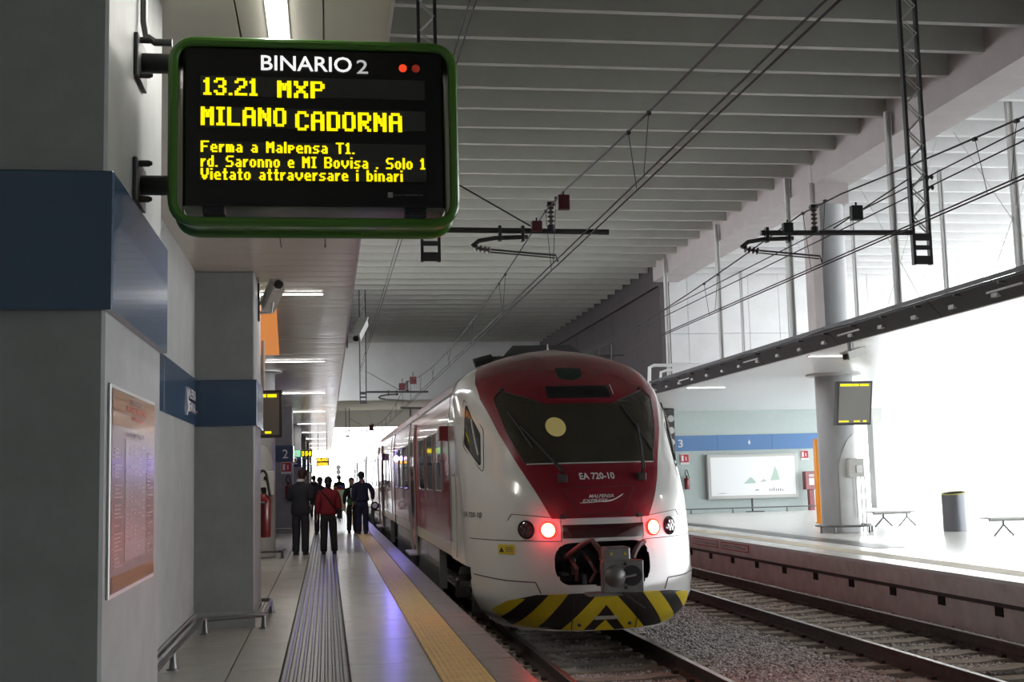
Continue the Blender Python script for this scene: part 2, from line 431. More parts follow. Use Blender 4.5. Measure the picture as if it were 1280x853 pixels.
def light_bar(x0, x1, y, z, label, group):
    T = Thing('ceiling_light', ((x0+x1)/2, y, z), label, 'light', group)
    T.part(MB().cbox(x0-.02, x1+.02, y-.05, y+.05, z-.012, z, .003), 'housing', 'light_metal')
    T.part(MB().box(x0, x1, y-.035, y+.035, z-.02, z-.012), 'diffuser', 'fixture', smooth=False)
    ld = bpy.data.lights.new('tube_light', 'AREA'); ld.shape = 'RECTANGLE'; ld.size = x1-x0; ld.size_y = .07; ld.energy = 20; ld.color = (1, .97, .9)
    lo = bpy.data.objects.new('tube_light', ld); COL.objects.link(lo); lo.parent = T.o; lo.location = (0, 0, -.024)
    return T
ordn = ['first (nearest)', 'second', 'third', 'fourth', 'fifth', 'sixth', 'seventh', 'eighth', 'ninth', 'tenth']
for i in range(10):
    y = 15.12+8.6*i
    light_bar(-1.13, -.03, y, 3.83, 'crosswise tube light on the left soffit, %s of the row' % ordn[i], 'crosswise tube lights above the left platform')
# lengthwise light above the board
T = Thing('ceiling_light', (-.225, 6.5, 3.83), 'bright lengthwise tube light above the departure board', 'light')
T.part(MB().cbox(-.28, -.17, 4.9, 7.0, 3.818, 3.83, .003), 'housing', 'light_metal')
T.part(MB().box(-.27, -.18, 5.0, 6.9, 3.80, 3.818), 'diffuser', 'fixture', smooth=False)
def area(parent, loc, sx, sy, e, col=(1, .97, .9), rot=(0, 0, 0), name='lamp_light'):
    ld = bpy.data.lights.new(name, 'AREA'); ld.shape = 'RECTANGLE'; ld.size = sx; ld.size_y = sy; ld.energy = e; ld.color = col
    lo = bpy.data.objects.new(name, ld); COL.objects.link(lo); lo.parent = parent; lo.location = loc; lo.rotation_euler = rot; return lo
area(T.o, (0, -.55, -.035), .09, 1.9, 15)

# ---- main hall ceiling: slab, crosswise ribs, beam
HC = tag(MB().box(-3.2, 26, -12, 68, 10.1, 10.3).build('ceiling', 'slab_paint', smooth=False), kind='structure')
def rib(x0, x1):
    return MB().prism([(0, 10.1), (.20, 10.1), (.17, 9.0), (.03, 9.0)], x0, x1, 'x')
rb = rib(-3.2, 11.95).build('ceiling_rib', 'rib_paint', HC, smooth=False); rb.location = (0, -8.03, 0)
rb2 = rib(12.8, 26).build('ceiling_rib', 'white_concrete', HC, smooth=False); rb2.location = (0, -8.03, 0)  # same ribs in a paler colour, painting in the right bay's daylight
for i in range(1, 57):
    inst(rb, HC, (0, -8.03+1.335*i, 0))
    if i < 42: inst(rb2, HC, (0, -8.03+1.335*i, 0))
BM = Thing('beam', (12.4, 0, 8.5), kind='structure')
for y0, y1 in ((-12, -1), (-.98, 13.6), (13.62, 28.2), (28.22, 43.2)):
    BM.part(MB().cbox(11.9, 12.85, y0, y1, 8.5, 10.1, .02), 'beam_segment', 'beam_paint')
# inner wall beyond the beam
WI = Thing('wall_right', (12.1, 43.2, -.8), kind='structure')
for i in range(6):
    y0 = 43.2+7.5*i
    WI.part(MB().cbox(12.12, 12.5, y0, y0+7.46, -.8, 8.35, .02), 'wall_panel', 'dark_wall')
WI.part(MB().box(12.0, 12.5, 43.2, 88, 8.35, 10.1), 'top_band', 'dark_wall', smooth=False)
# downstand walls and low ceiling at the far end
tag(MB().box(-3.2, 12.2, 68, 68.4, 5.92, 10.1).build('wall_downstand', 'white_concrete', smooth=False), kind='structure')
tag(MB().box(-3.2, 12.2, 68.4, 90, 6.6, 6.8).build('ceiling_low', 'rib_paint', smooth=False), kind='structure')
tag(MB().box(-3.2, 12.2, 90, 90.4, 5.4, 6.8).build('wall_downstand', 'white_concrete', smooth=False), kind='structure')
# back of the hall, behind the viewer
tag(MB().box(-3.4, 26, -12.3, -12, -.9, 10.3).build('wall_back', 'concrete', smooth=False), kind='structure')

# ---- far transverse wall of the second hall bay
FW = Thing('wall_far', (12.4, 45, 0), kind='structure')
FW.part(MB().box(12.5, 19.0, 45, 45.4, -.5, 3.95), 'lower_wall', 'far_wall', smooth=False)
for a in range(3):
    x0 = 12.5+2.167*a
    FW.part(MB().cbox(x0, x0+2.16, 44.97, 45, 2.33, 2.91, .004), 'blue_band_panel', 'far_band_blue')
for i in range(11):
    x0 = 12.5+1.22*i
    FW.part(MB().box(x0+.008, x0+1.212, 45, 45.3, 3.9, 6.79), 'wall_panel', 'white_concrete', smooth=False)
    FW.part(MB().box(x0+.008, x0+1.212, 45, 45.3, 6.81, 10.1), 'wall_panel', 'white_concrete', smooth=False)
FW.part(MB().box(12.5, 26, 45.06, 45.35, 3.9, 10.1), 'backing', 'concrete', smooth=False)
tag(MB().cbox(20.93, 21.38, 45.0, 45.5, -.1, 3.9, .01).build('pillar', 'column_clad'), kind='structure')
# soffit of the second platform
S2 = tag(MB().box(9.52, 25, -12, 45, 3.86, 4.08).build('ceiling', 'soffit_white', smooth=False), kind='structure')
t = MB().box(9.55, 25, 0, .395, 3.83, 3.86).build('ceiling_slat', 'soffit_white', S2, smooth=False); t.location = (0, 5.4, 0)
for i in range(1, 99): inst(t, S2, (0, 5.4+.4*i, 0))
for i in range(4):
    y = 15.12+8.6*i
    light_bar(9.75, 10.8, y-.02, 3.83, 'white crosswise tube light under the right platform soffit, %s from the camera' % ordn[i].split()[0], 'crosswise tube lights above the right platform')
tag(MB().box(24, 24.3, -12, 12, 4.0, 10.3).build('wall_light_block', 'white_concrete', smooth=False), kind='structure')  # unseen wall added to keep high daylight off the near rib faces
# slim facade posts on the daylight side
for i, y in enumerate((-6, 2, 10, 18, 26, 34)):
    tag(MB().cbox(24.0, 24.12, y, y+.2, -.03, 10.1, .01).build('facade_post', 'light_metal'), kind='structure')

# ================================================================== TRACKS
def track(xc, label):
    T = Thing('railway_track', (xc, 8, -.8), label, 'railway track')
    for s in (-1, 1):
        x = xc+s*.75; zt = -.555
        mb = MB(); mb.mi = 0
        mb.prism([(x-.075, zt-.17), (x-.075, zt-.155), (x-.012, zt-.13), (x-.012, zt-.045), (x-.035, zt-.035), (x-.035, zt-.004), (x+.035, zt-.004), (x+.035, zt-.035), (x+.012, zt-.045), (x+.012, zt-.13), (x+.075, zt-.155), (x+.075, zt-.17)][::-1], -6, 200)
        rl = T.part(mb, 'rail', 'rail_side', smooth=False)
        T.sub(rl, MB().cbox(x-.033, x+.033, -6, 200, zt-.006, zt, .004), 'running_surface', 'rail_head')
    # sleepers: concrete, tops lower between the rails
    prof = [(-1.2, .0), (-1.2, -.14), (1.2, -.14), (1.2, .0), (.48, .0), (.30, -.02), (-.30, -.02), (-.48, .0)]
    mb = MB(); v = []; 
    P = [(xc+a, -.727+b) for a, b in prof]
    mb.prism(P, 0, .25, 'y'); s0 = T.part(mb, 'sleeper', 'sleeper', smooth=False)
    base = s0.location.copy(); s0.location = base+Vector((0, 2.2-0, 0))
    for i in range(1, 130):
        o = inst(s0, T.o, base+Vector((random.uniform(-.01, .01), 2.2+.6*i, random.uniform(-.008, .008))), (0, 0, random.uniform(-.004, .004)))
    # rail clips, one small pair per sleeper and rail
    mb = MB()
    for i in range(90):
        y = 2.2+.6*i+.125
        for s in (-1, 1):
            for q in (-1, 1):
                x = xc+s*.75+q*.10
                mb.box(x-.03, x+.03, y-.05, y+.05, -.73, -.69)
    o = T.part(mb, 'rail_clips', 'rail_side', smooth=False); o['kind'] = 'stuff'
    return T
track(3.213, 'railway track the red and white train stands on')
track(7.184, 'empty railway track beside the right platform')
# ballast stones
def stones(n, regions, name, sz):
    rng = np.random.default_rng(3)
    base = np.array([(1,0,0),(-1,0,0),(0,1,0),(0,-1,0),(0,0,1),(0,0,-1)], float)
    tri = np.array([(0,2,4),(2,1,4),(1,3,4),(3,0,4),(2,0,5),(1,2,5),(3,1,5),(0,3,5)])
    tot = sum(w for *_, w in regions); V = []; 
    for (x0, x1, y0, y1, z, w) in regions:
        k = int(n*w/tot)
        t = rng.random(k)**1.5
        c = np.stack([rng.uniform(x0, x1, k), y0+(y1-y0)*t, z+rng.uniform(-.012, .018, k)], 1)
        q = rng.normal(size=(k, 3, 3)); Q, _ = np.linalg.qr(q)
        sc = sz*rng.uniform(.6, 1.25, (k, 1, 1))*rng.uniform(.65, 1.2, (k, 6, 1))
        V.append(((base[None]*sc)@Q)*np.array([1, 1, .8])+c[:, None, :])
    V = np.concatenate(V); k = len(V); F = (tri[None]+6*np.arange(k)[:, None, None]).reshape(-1)
    me = bpy.data.meshes.new(name); me.vertices.add(k*6); me.vertices.foreach_set('co', V.reshape(-1))
    me.loops.add(len(F)); me.loops.foreach_set('vertex_index', F.astype(np.int32))
    me.polygons.add(len(F)//3); me.polygons.foreach_set('loop_start', np.arange(0, len(F), 3, dtype=np.int32))
    me.materials.append(M['stone']); me.update(calc_edges=True); me.validate()
    o = bpy.data.objects.new(name, me); COL.objects.link(o); return o
st = stones(74000, [(4.25, 6.05, 11, 46, -.765, 30), (2.55, 3.9, 11, 30, -.785, 14), (6.5, 7.9, 13, 46, -.785, 12), (1.56, 2.4, 9.5, 40, -.775, 8), (8.05, 8.85, 13, 46, -.785, 5), (5.95, 6.4, 12, 46, -.79, 4)], 'ballast_stones', .036)
tag(st, 'grey brown crushed ballast stones between and around the rails', 'ballast', kind='stuff')

# ================================================================== TRAIN
XC = 3.213
YC = [(-.30,14.42),(-.1,14.27),(.15,14.2),(.9,14.28),(1.26,14.38),(1.5,14.58),(1.7,14.82),(2.1,15.12),(2.55,15.55),(2.87,16.05),(3.13,16.6),(3.25,17.0),(3.33,17.5)]
YE = [(-.30,15.9),(.3,16.0),(1.,16.2),(1.8,16.7),(2.5,17.2),(2.9,17.6),(3.33,17.62)]
HW = [(-.30,1.12),(-.15,1.32),(.05,1.42),(.3,1.45),(1.,1.46),(1.8,1.475),(2.3,1.475),(2.7,1.43),(2.9,1.34),(3.02,1.21),(3.13,.99),(3.22,.72),(3.29,.42),(3.33,.02)]
def itp(z, T, k=.07):
    # slightly smoothed piecewise-linear
    xs = [a for a, b in T]; ys = [b for a, b in T]
    return float(np.mean([np.interp(z+d, xs, ys) for d in (-k, -k/2, 0, k/2, k)]))
def yc(z): return itp(z, YC)
def ye(z): return max(itp(z, YE), yc(z)+.02)
def hw(z): return itp(z, HW, .03) if z < 3.2 else float(np.interp(z, [a for a, b in HW], [b for a, b in HW]))
def pw(z): return 2.7+.35*min(1, max(0, (z-1.2)/1.2))
Y1 = 17.62
def front(x, z):
    u = min(abs(x)/hw(z), .9995); return ye(z)-(ye(z)-yc(z))*(1-u**pw(z))**.5
def fpt(x, z, off=0.):
    p = Vector((XC+x, front(x, z), z))
    if off:
        e = .01; a = Vector((XC+x+e, front(x+e, z), z))-Vector((XC+x-e, front(x-e, z), z))
        b = Vector((XC+x, front(x, z+e), z+e))-Vector((XC+x, front(x, z-e), z-e))
        n = a.cross(b).normalized()
        if n.y > 0: n = -n
        p = p+n*off
    return p
def roundpoly(P, r, n=5):
    out = []; N = len(P)
    rs = r if isinstance(r, (list, tuple)) else [r]*N
    for i in range(N):
        p = Vector(P[i]); a = Vector(P[i-1]); b = Vector(P[(i+1) % N]); ri = rs[i]
        if ri <= 0: out.append(tuple(p)); continue
        d1 = (a-p); d2 = (b-p); q = min(ri, d1.length*.48, d2.length*.48); p1 = p+d1.normalized()*q; p2 = p+d2.normalized()*q
        for k in range(n+1):
            t = k/n; s = p1*(1-t)**2+p*2*t*(1-t)+p2*t*t; out.append(tuple(s))
    return out
def patch(mb, poly, fn, off, base=None, rows=14, cols=14):
    """raised patch: poly in (a,b), row-convex in b; fn(a,b,off)->point"""
    zs = sorted(set([round(b, 4) for a, b in poly])); lo, hi = zs[0], zs[-1]
    lv = sorted(set(zs+[lo+(hi-lo)*i/rows for i in range(rows+1)])); L2 = [lv[0]]
    for z in lv[1:]:
        if z-L2[-1] > (hi-lo)*.004: L2.append(z)
    G = []; e = (hi-lo)*1e-4
    for z in L2:
        zz = min(max(z, lo+e), hi-e); xs = []
        for i in range(len(poly)):
            (x1, z1), (x2, z2) = poly[i-1], poly[i]
            if (z1 <= zz < z2) or (z2 <= zz < z1): xs.append(x1+(x2-x1)*(zz-z1)/(z2-z1))
        if len(xs) < 2: continue
        a, b = min(xs), max(xs); G.append([(a+(b-a)*k/cols, zz) for k in range(cols+1)])
    top = [[fn(a, b, off) for a, b in r] for r in G]; mb.grid(top)
    if base is not None:
        loop = G[0]+[r[-1] for r in G[1:]]+G[-1][::-1][1:]+[r[0] for r in G[::-1][1:]]
        mb.grid([[fn(a, b, off) for a, b in loop], [fn(a, b, base) for a, b in loop]])
    return mb
TR = Thing('passenger_train', (XC, 14.2, -.55), 'red and white passenger train standing at the platform, rear cab with lit red tail lamps', 'train')
# cab shell: rings of constant height, with a real opening for the coupler
OP = roundpoly([(-.58, .24), (-.585, .73), (.555, .75), (.565, .22)], [.24, .22, .22, .26], 8)
def inpoly(x, z, P):
    c = False
    for i in range(len(P)):
        (x1, z1), (x2, z2) = P[i-1], P[i]
        if (z1 > z) != (z2 > z) and x < x1+(x2-x1)*(z-z1)/(z2-z1): c = not c
    return c
zs = list(np.linspace(-.30, 2.7, 61))+list(np.linspace(2.74, 3.2, 18))+list(np.linspace(3.215, 3.33, 10))
ths = list(np.linspace(-PI/2, PI/2, 97)); V = []; F = []
for z in zs:
    row = [(XC-hw(z), Y1, z)]
    for t in ths:
        s = math.sin(t); x = hw(z)*math.copysign(abs(s)**(2/pw(z)), s); y = ye(z)-(ye(z)-yc(z))*math.cos(t); row.append((XC+x, y, z))
    row.append((XC+hw(z), Y1, z)); V += row
n = len(ths)+2
for i in range(len(zs)-1):
    for j in range(n-1):
        q = (i*n+j, i*n+j+1, (i+1)*n+j+1, (i+1)*n+j)
        cx = sum(V[k][0] for k in q)/4-XC; cz = sum(V[k][2] for k in q)/4; cy = sum(V[k][1] for k in q)/4
        if cy > 15.62 and cz < .42: continue
        if cy < 15 and inpoly(cx*.985, (cz-.49)*.975+.49, OP): continue
        F.append(q)
mb = MB(); mb.add(V, F)
mb.box(XC-.8, XC+.8, 15.5, 17.6, -.2, .40)
mb.add([(XC-1.2, 15.58, -.25), (XC+1.2, 15.58, -.25), (XC+1.38, 15.58, .42), (XC-1.38, 15.58, .42)], [(0, 1, 2, 3)])
mb.add([(XC-1.40, 15.62, .43), (XC+1.40, 15.62, .43), (XC+1.42, 17.6, .43), (XC-1.42, 17.6, .43)], [(0, 1, 2, 3)])
CAB = TR.part(mb, 'cab', 'train_white', ang=50)
def csub(poly, name, m, off, base=-.004, rows=14, cols=14, label=None, fn=None, ang=40, parent=None):
    mb = MB(); patch(mb, poly, fn or fpt, off, base, rows, cols); return TR.sub(parent or CAB, mb, name, m, label=label, ang=ang)
def cline(pts, r, name, m, off=.003, parent=None, sub=8):
    P = []
    for i in range(len(pts)-1):
        for k in range(sub): t = k/sub; P.append(fpt(pts[i][0]*(1-t)+pts[i+1][0]*t, pts[i][1]*(1-t)+pts[i+1][1]*t, off))
    P.append(fpt(*pts[-1], off)); mb = MB().tube(P, r, 6); return TR.sub(parent or CAB, mb, name, m)
# opening rim and recess
def opening():
    pts = OP; mb = MB(); rim = MB()
    big = [(x*1.11, (z-.49)*1.22+.49) for x, z in pts]
    rings = [[fpt(x, z, .0015) for x, z in big], [fpt(x, z, .003) for x, z in pts]]
    A = [r+[r[0]] for r in rings]; rim.grid(A)
    TR.sub(CAB, rim, 'opening_rim', 'train_white')
    inner = [fpt(x, z, .003) for x, z in pts]; back = [Vector((p.x, 14.95, p.z)) for p in inner]
    mb.grid([inner+[inner[0]], back+[back[0]]]); mb.add(back, [tuple(range(len(back)))])
    return TR.part(mb, 'coupler_recess', 'train_dark', ang=50)
REC = opening()
# red mask over the front and roof nose
def maskhw(z):
    return float(np.interp(z, [1.015, 1.04, 1.27, 1.5, 1.63, 2.07, 2.54, 2.8, 3.0, 3.1, 3.2, 3.28, 3.325], [.585, .60, .71, .815, .87, 1.045, 1.19, 1.20, 1.14, 1.0, .68, .44, .07]))
mp = [(maskhw(z), z) for z in np.linspace(1.015, 3.322, 40)]; mp = mp+[(-a, z) for a, z in mp[::-1]]
mb = MB(); patch(mb, mp, fpt, .010, -.004, 60, 44); MASK = TR.part(mb, 'red_front_mask', 'train_red', ang=50)
# windscreen, dark glass, notched at the top by the destination box
ws = [(-.76, 1.66), (.83, 1.66), (.97, 2.1), (1.02, 2.50), (.93, 2.62), (.50, 2.455), (-.52, 2.455), (-.93, 2.62), (-1.01, 2.56), (-.94, 2.25)]
ws = [(-.78, 1.66), (.80, 1.66), (.945, 2.1), (1.03, 2.52), (.95, 2.615), (.52, 2.45), (-.52, 2.45), (-.95, 2.615), (-1.03, 2.52), (-.945, 2.1)]
def notch(poly):
    return poly
wsr = roundpoly(ws, [.07, .07, 0, .06, .05, .1, .1, .05, .06, 0], 4)
# split into three row-convex patches (left horn, middle, right horn) sharing the glass
mid = [(a, b) for a, b in wsr]
def clip_top(poly, zt): # keep below zt
    out = []
    for i in range(len(poly)):
        a, b = poly[i-1], poly[i]
        if (a[1] <= zt) != (b[1] <= zt):
            t = (zt-a[1])/(b[1]-a[1]); out.append((a[0]+(b[0]-a[0])*t, zt))
        if b[1] <= zt: out.append(b)
    return out
def clip(poly, f):
    out = []
    for i in range(len(poly)):
        a, b = poly[i-1], poly[i]; fa, fb = f(a), f(b)
        if (fa <= 0) != (fb <= 0):
            t = fa/(fa-fb); out.append((a[0]+(b[0]-a[0])*t, a[1]+(b[1]-a[1])*t))
        if fb <= 0: out.append(b)
    return out
mb = MB()
low = clip(wsr, lambda p: p[1]-2.447)
patch(mb, low, fpt, .018, .006, 26, 30)
for s in (-1, 1):
    horn = clip(clip(wsr, lambda p: 2.447-p[1]), lambda p: -s*p[0])
    patch(mb, horn, fpt, .018, .006, 8, 10)
WSN = TR.part(mb, 'windscreen', 'glass_dark', ang=60)
cline([(-.78, 1.655), (.80, 1.655)], .009, 'lower_trim', 'light_metal', .022, WSN, 16)
for s in (-1, 1):
    cline([(s*.80, 1.67), (s*.955, 2.1), (s*1.04, 2.53), (s*.95, 2.63), (s*.53, 2.46)], .010, 'gasket', 'rubber', .016, WSN, 6)
# destination box above the screen
DB = csub(roundpoly([(-.47, 2.43), (.49, 2.43), (.49, 2.675), (-.47, 2.675)], .03), 'destination_box', 'train_red', .05, 0, parent=MASK)
csub([(-.40, 2.475), (.42, 2.475), (.42, 2.635), (-.40, 2.635)], 'display_window', 'black', .056, .05, parent=MASK, rows=4)
for s in (-1, 1):
    cline([(s*.90, 2.66), (s*.97, 2.60), (s*.93, 2.67)], .012, 'grab_handle', 'dark_metal', .02, MASK, 3)
cline([(.465, 2.52), (.465, 2.65)], .008, 'chrome_edge', 'light_metal', .055, MASK, 3)
# faded green emblem on the nose top
csub(roundpoly([(-.17, 2.80), (.02, 2.76), (.15, 2.81), (.20, 2.95), (-.16, 2.96)], .03), 'emblem', 'marker_dark', .014, .008, parent=MASK, label='faded green emblem')
# yellow disc behind the glass
mb = MB(); c = fpt(-.37, 2.115, .026)
ex = (fpt(-.30, 2.115, .024)-fpt(-.44, 2.115, .024)).normalized(); ez = (fpt(-.37, 2.18, .024)-fpt(-.37, 2.05, .024)).normalized()
ring = [c+ex*math.cos(2*PI*k/36)*.128+ez*math.sin(2*PI*k/36)*.165 for k in range(36)]
mb.add(ring, [tuple(range(36))]); TR.sub(WSN, mb, 'yellow_disc', 'disc_yellow', label='round yellow disc')
# wipers
def wiper(x0, z0, x1, z1, b0, b1):
    mb = MB(); A = fpt(x0, z0, .03); A2 = fpt(x0, z0, .11); B = fpt(x1, z1, .05)
    mb.tube([A, A2, (A2+B)/2+Vector((0, -.05, 0)), B], .014, 8); mb.tube([A2+Vector((.03, 0, 0)), B+Vector((.02, 0, 0))], .009, 6)
    mb.cbox(A.x-.05, A.x+.05, A.y-.10, A.y+.02, z0-.06, z0+.04, .01)
    W_ = TR.part(mb, 'wiper_arm', 'rubber')
    P = []
    for k in range(9): t = k/8; P.append(fpt(b0[0]*(1-t)+b1[0]*t, b0[1]*(1-t)+b1[1]*t, .03))
    TR.sub(W_, MB().tube(P, .013, 6), 'wiper_blade', 'rubber')
wiper(-.41, 1.50, -.78, 2.12, (-.90, 2.34), (-.68, 1.86))
wiper(.56, 1.50, .67, 2.12, (.54, 2.38), (.82, 1.80))
# lettering on the mask
def ftext(txt, name, m, x0, z0, x1, z1, off, parent, bold=0):
    o = text_mesh(txt, name, m, parent, (0, 0, 0), (1, 0, 0), (0, 0, 1), 1, 1, bold=bold, depth=0)
    for v in o.data.vertices:
        a, b = v.co.x, v.co.z; p = fpt(x0+(x1-x0)*a, z0+(z1-z0)*b, off); v.co = p-TR.loc
    return o
ftext('EA 720-10', 'number_lettering', 'white_text', -.20, 1.46, .23, 1.54, .013, MASK, .02)
def slant(o, k, x0, z0): 
    for v in o.data.vertices: v.co.x += (v.co.z+TR.loc.z-z0)*k
o = ftext('MALPENSA', 'logo_lettering', 'white_text', -.14, 1.245, .16, 1.285, .013, MASK, .01); slant(o, .5, 0, 1.245)
o = ftext('EXPRESS', 'logo_lettering', 'white_text', -.22, 1.195, .07, 1.232, .013, MASK, .01); slant(o, .5, 0, 1.195)
mb = MB().tube([fpt(x, 1.205+.07*max(0, (x-.02)/.26)**1.6-.012*math.sin((x+.0)*12), .014) for x in np.linspace(.02, .29, 12)], [.007]*11+[.002], 5)
TR.sub(MASK, mb, 'logo_swoosh', 'white_text')
mb = MB().tube([fpt(x, 1.19+.03*((x+.25)/.4)**2, .014) for x in np.linspace(-.25, .15, 12)], .0035, 5); TR.sub(MASK, mb, 'logo_swoosh', 'white_text')
cline([(-.26, 1.055), (-.43, 1.365), (.45, 1.375), (.25, 1.06), (-.26, 1.055)], .0035, 'hatch_seam', 'train_dark', .011, MASK, 8)
for s in (-1, 1):
    csub([(s*.46-.03, 1.01), (s*.46+.03, 1.01), (s*.46+.03, 1.05), (s*.46-.03, 1.05)], 'hinge', 'train_dark', .035, 0, 3, 3)
# dark red bar between the lamps
csub([(-.475, .785), (.50, .785), (.50, .945), (-.475, .94)], 'lower_bar', 'train_dark', .012, 0, 4, 20, label='dark red glossy bar').data.materials[0] = M['lamp_off']
# seams
cline([(-1.42, .765), (-1.2, .765), (-1.0, .765), (-.49, .755)], .004, 'panel_seam', 'train_dark')
cline([(.52, .755), (1.0, .765), (1.2, .765), (1.40, .765)], .004, 'panel_seam', 'train_dark')
for s in (-1, 1):
    cline([(s*.49, .76), (s*.49, 1.0)], .0035, 'panel_seam', 'train_dark')
    cline([(s*1.40, .33), (s*1.1, .295), (s*.80, .285), (s*.745, .155)], .006, 'panel_seam', 'train_dark')
    cline([(s*.49, 1.015), (s*.80, 1.055), (s*1.02, 1.075), (s*1.06, 1.0)], .0035, 'panel_seam', 'train_dark')
# lamps
def lamp(x, z, r, on):
    c = fpt(x, z, .0); e = .02
    a = (fpt(x+e, z)-fpt(x-e, z)).normalized(); b = (fpt(x, z+e)-fpt(x, z-e)).normalized(); nn = a.cross(b).normalized()
    if nn.y > 0: nn = -nn
    def ringm(rr, h, m=28): return [c+(a*math.cos(2*PI*k/m)+b*math.sin(2*PI*k/m))*rr+nn*h for k in range(m)]
    mb = MB(); R_ = [ringm(r*1.12, -.01), ringm(r*1.12, .012), ringm(r*1.0, .02), ringm(r*.94, .012)]; R_ = [q+[q[0]] for q in R_]; mb.grid(R_)
    H = TR.part(mb, 'tail_lamp' if on else 'headlamp', 'lamp_ring' if on else 'black')
    mb = MB(); R_ = [ringm(r*.96, .010), ringm(r*.80, .020), ringm(r*.4, .028), ringm(.001, .030)]; R_ = [q+[q[0]] for q in R_]; mb.grid(R_)
    TR.sub(H, mb, 'lens', 'lamp_red' if on else 'lamp_off', label='glowing red lens' if on else None)
    if not on:
        mb = MB()
        for k in range(7):
            q = c+nn*.022+(a*math.cos(k*PI/3)+b*math.sin(k*PI/3))*(r*.55 if k < 6 else 0)
            mb.tube([q, q+nn*.012], r*.2, 10)
        TR.sub(H, mb, 'reflector', 'lamp_off')
    else:
        ld = bpy.data.lights.new('tail_light', 'SPOT'); ld.energy = 15; ld.color = (1, .05, .04); ld.spot_size = 2.9; ld.spot_blend = .6; ld.shadow_soft_size = .06
        lo = bpy.data.objects.new('tail_light', ld); COL.objects.link(lo); lo.parent = TR.o; lo.location = c+nn*.10-TR.loc
        lo.rotation_euler = nn.to_track_quat('-Z', 'Y').to_euler()
        ld = bpy.data.lights.new('tail_glow', 'POINT'); ld.energy = 2.2; ld.color = (1, .03, .06); ld.shadow_soft_size = .05
        lo = bpy.data.objects.new('tail_glow', ld); COL.objects.link(lo); lo.parent = TR.o; lo.location = c+nn*.11-TR.loc
for s in (-1, 1): lamp(s*.635, .885, .088, True); lamp(s*.875, .893, .100, False)
# yellow warning label, small marks
YL = csub([(-1.165, .60), (-1.005, .60), (-1.005, .715), (-1.165, .715)], 'warning_label', 'label_yellow', .006, 0, 3, 6)
csub([(-1.155, .625), (-1.11, .625), (-1.132, .685)], 'warning_triangle', 'black', .009, .006, 3, 3, parent=CAB)
for k in range(3): csub([(-1.095, .63+.022*k), (-1.02, .63+.022*k), (-1.02, .638+.022*k), (-1.095, .638+.022*k)], 'label_line', 'poster_dark', .009, .006, 2, 3)
# striped skirt panel
pan = roundpoly([(-1.235, -.07), (-1.10, .055), (-.80, .14), (-.38, .155), (.40, .155), (.80, .14), (1.14, .09), (1.16, -.05), (.93, -.225), (.68, -.275), (.1, -.292), (-.42, -.285), (-1.02, -.245)], .03, 3)
mb = MB(); patch(mb, pan, fpt, .008, -.004, 16, 60); PAN = TR.part(mb, 'striped_skirt_panel', 'black')
def stripe(poly):
    q = poly; Pn = pan
    # clip the stripe against the panel outline (convex)
    cx = sum(a for a, b in Pn)/len(Pn); cz = sum(b for a, b in Pn)/len(Pn)
    for i in range(len(Pn)):
        a, b = Vector(Pn[i-1]), Vector(Pn[i]); d = b-a; nrm = Vector((-d.y, d.x))
        if nrm.dot(Vector((cx, cz))-a) > 0: nrm = -nrm
        q = clip(q, lambda p: nrm.dot(Vector(p)-a))
        if len(q) < 3: return
    mb = MB(); patch(mb, q, fpt, .012, .006, 10, 10); TR.sub(PAN, mb, 'yellow_stripe', 'yellow')
zt, zb = .165, -.30
def leg(s, xt, xb, w): stripe([(s*xt, zt), (s*(xt+w), zt), (s*(xb+w), zb), (s*xb, zb)])
for s in (-1, 1):
    stripe([(0, zt), (s*.085, zt), (s*.52, zb), (s*.26, zb), (0, .015)])       # chevron leg
    stripe([(s*.43, zt), (s*.64, zt), (s*1.04, zb), (s*.79, zb)])
    stripe([(s*.84, zt), (s*1.06, zt), (s*1.60, zb), (s*1.27, zb)])
    cline([(s*.385, .15), (s*.385, -.28)], .005, 'panel_seam', 'black', .014, PAN)
    mb = MB(); c = fpt(s*.30, -.215, .012); mb.lathe(c, [(.022, .0), (.022, -.012), (.012, -.016)], 14, 'y'); TR.sub(PAN, mb, 'bolt', 'black')
stripe([(0, -.16), (.13, zb), (-.13, zb)])
mb = MB(); patch(mb, [(-.13, -.155), (.15, -.155), (.15, -.115), (-.13, -.115)], fpt, .016, .01, 2, 6); TR.sub(PAN, mb, 'small_plate', 'poster_frame')
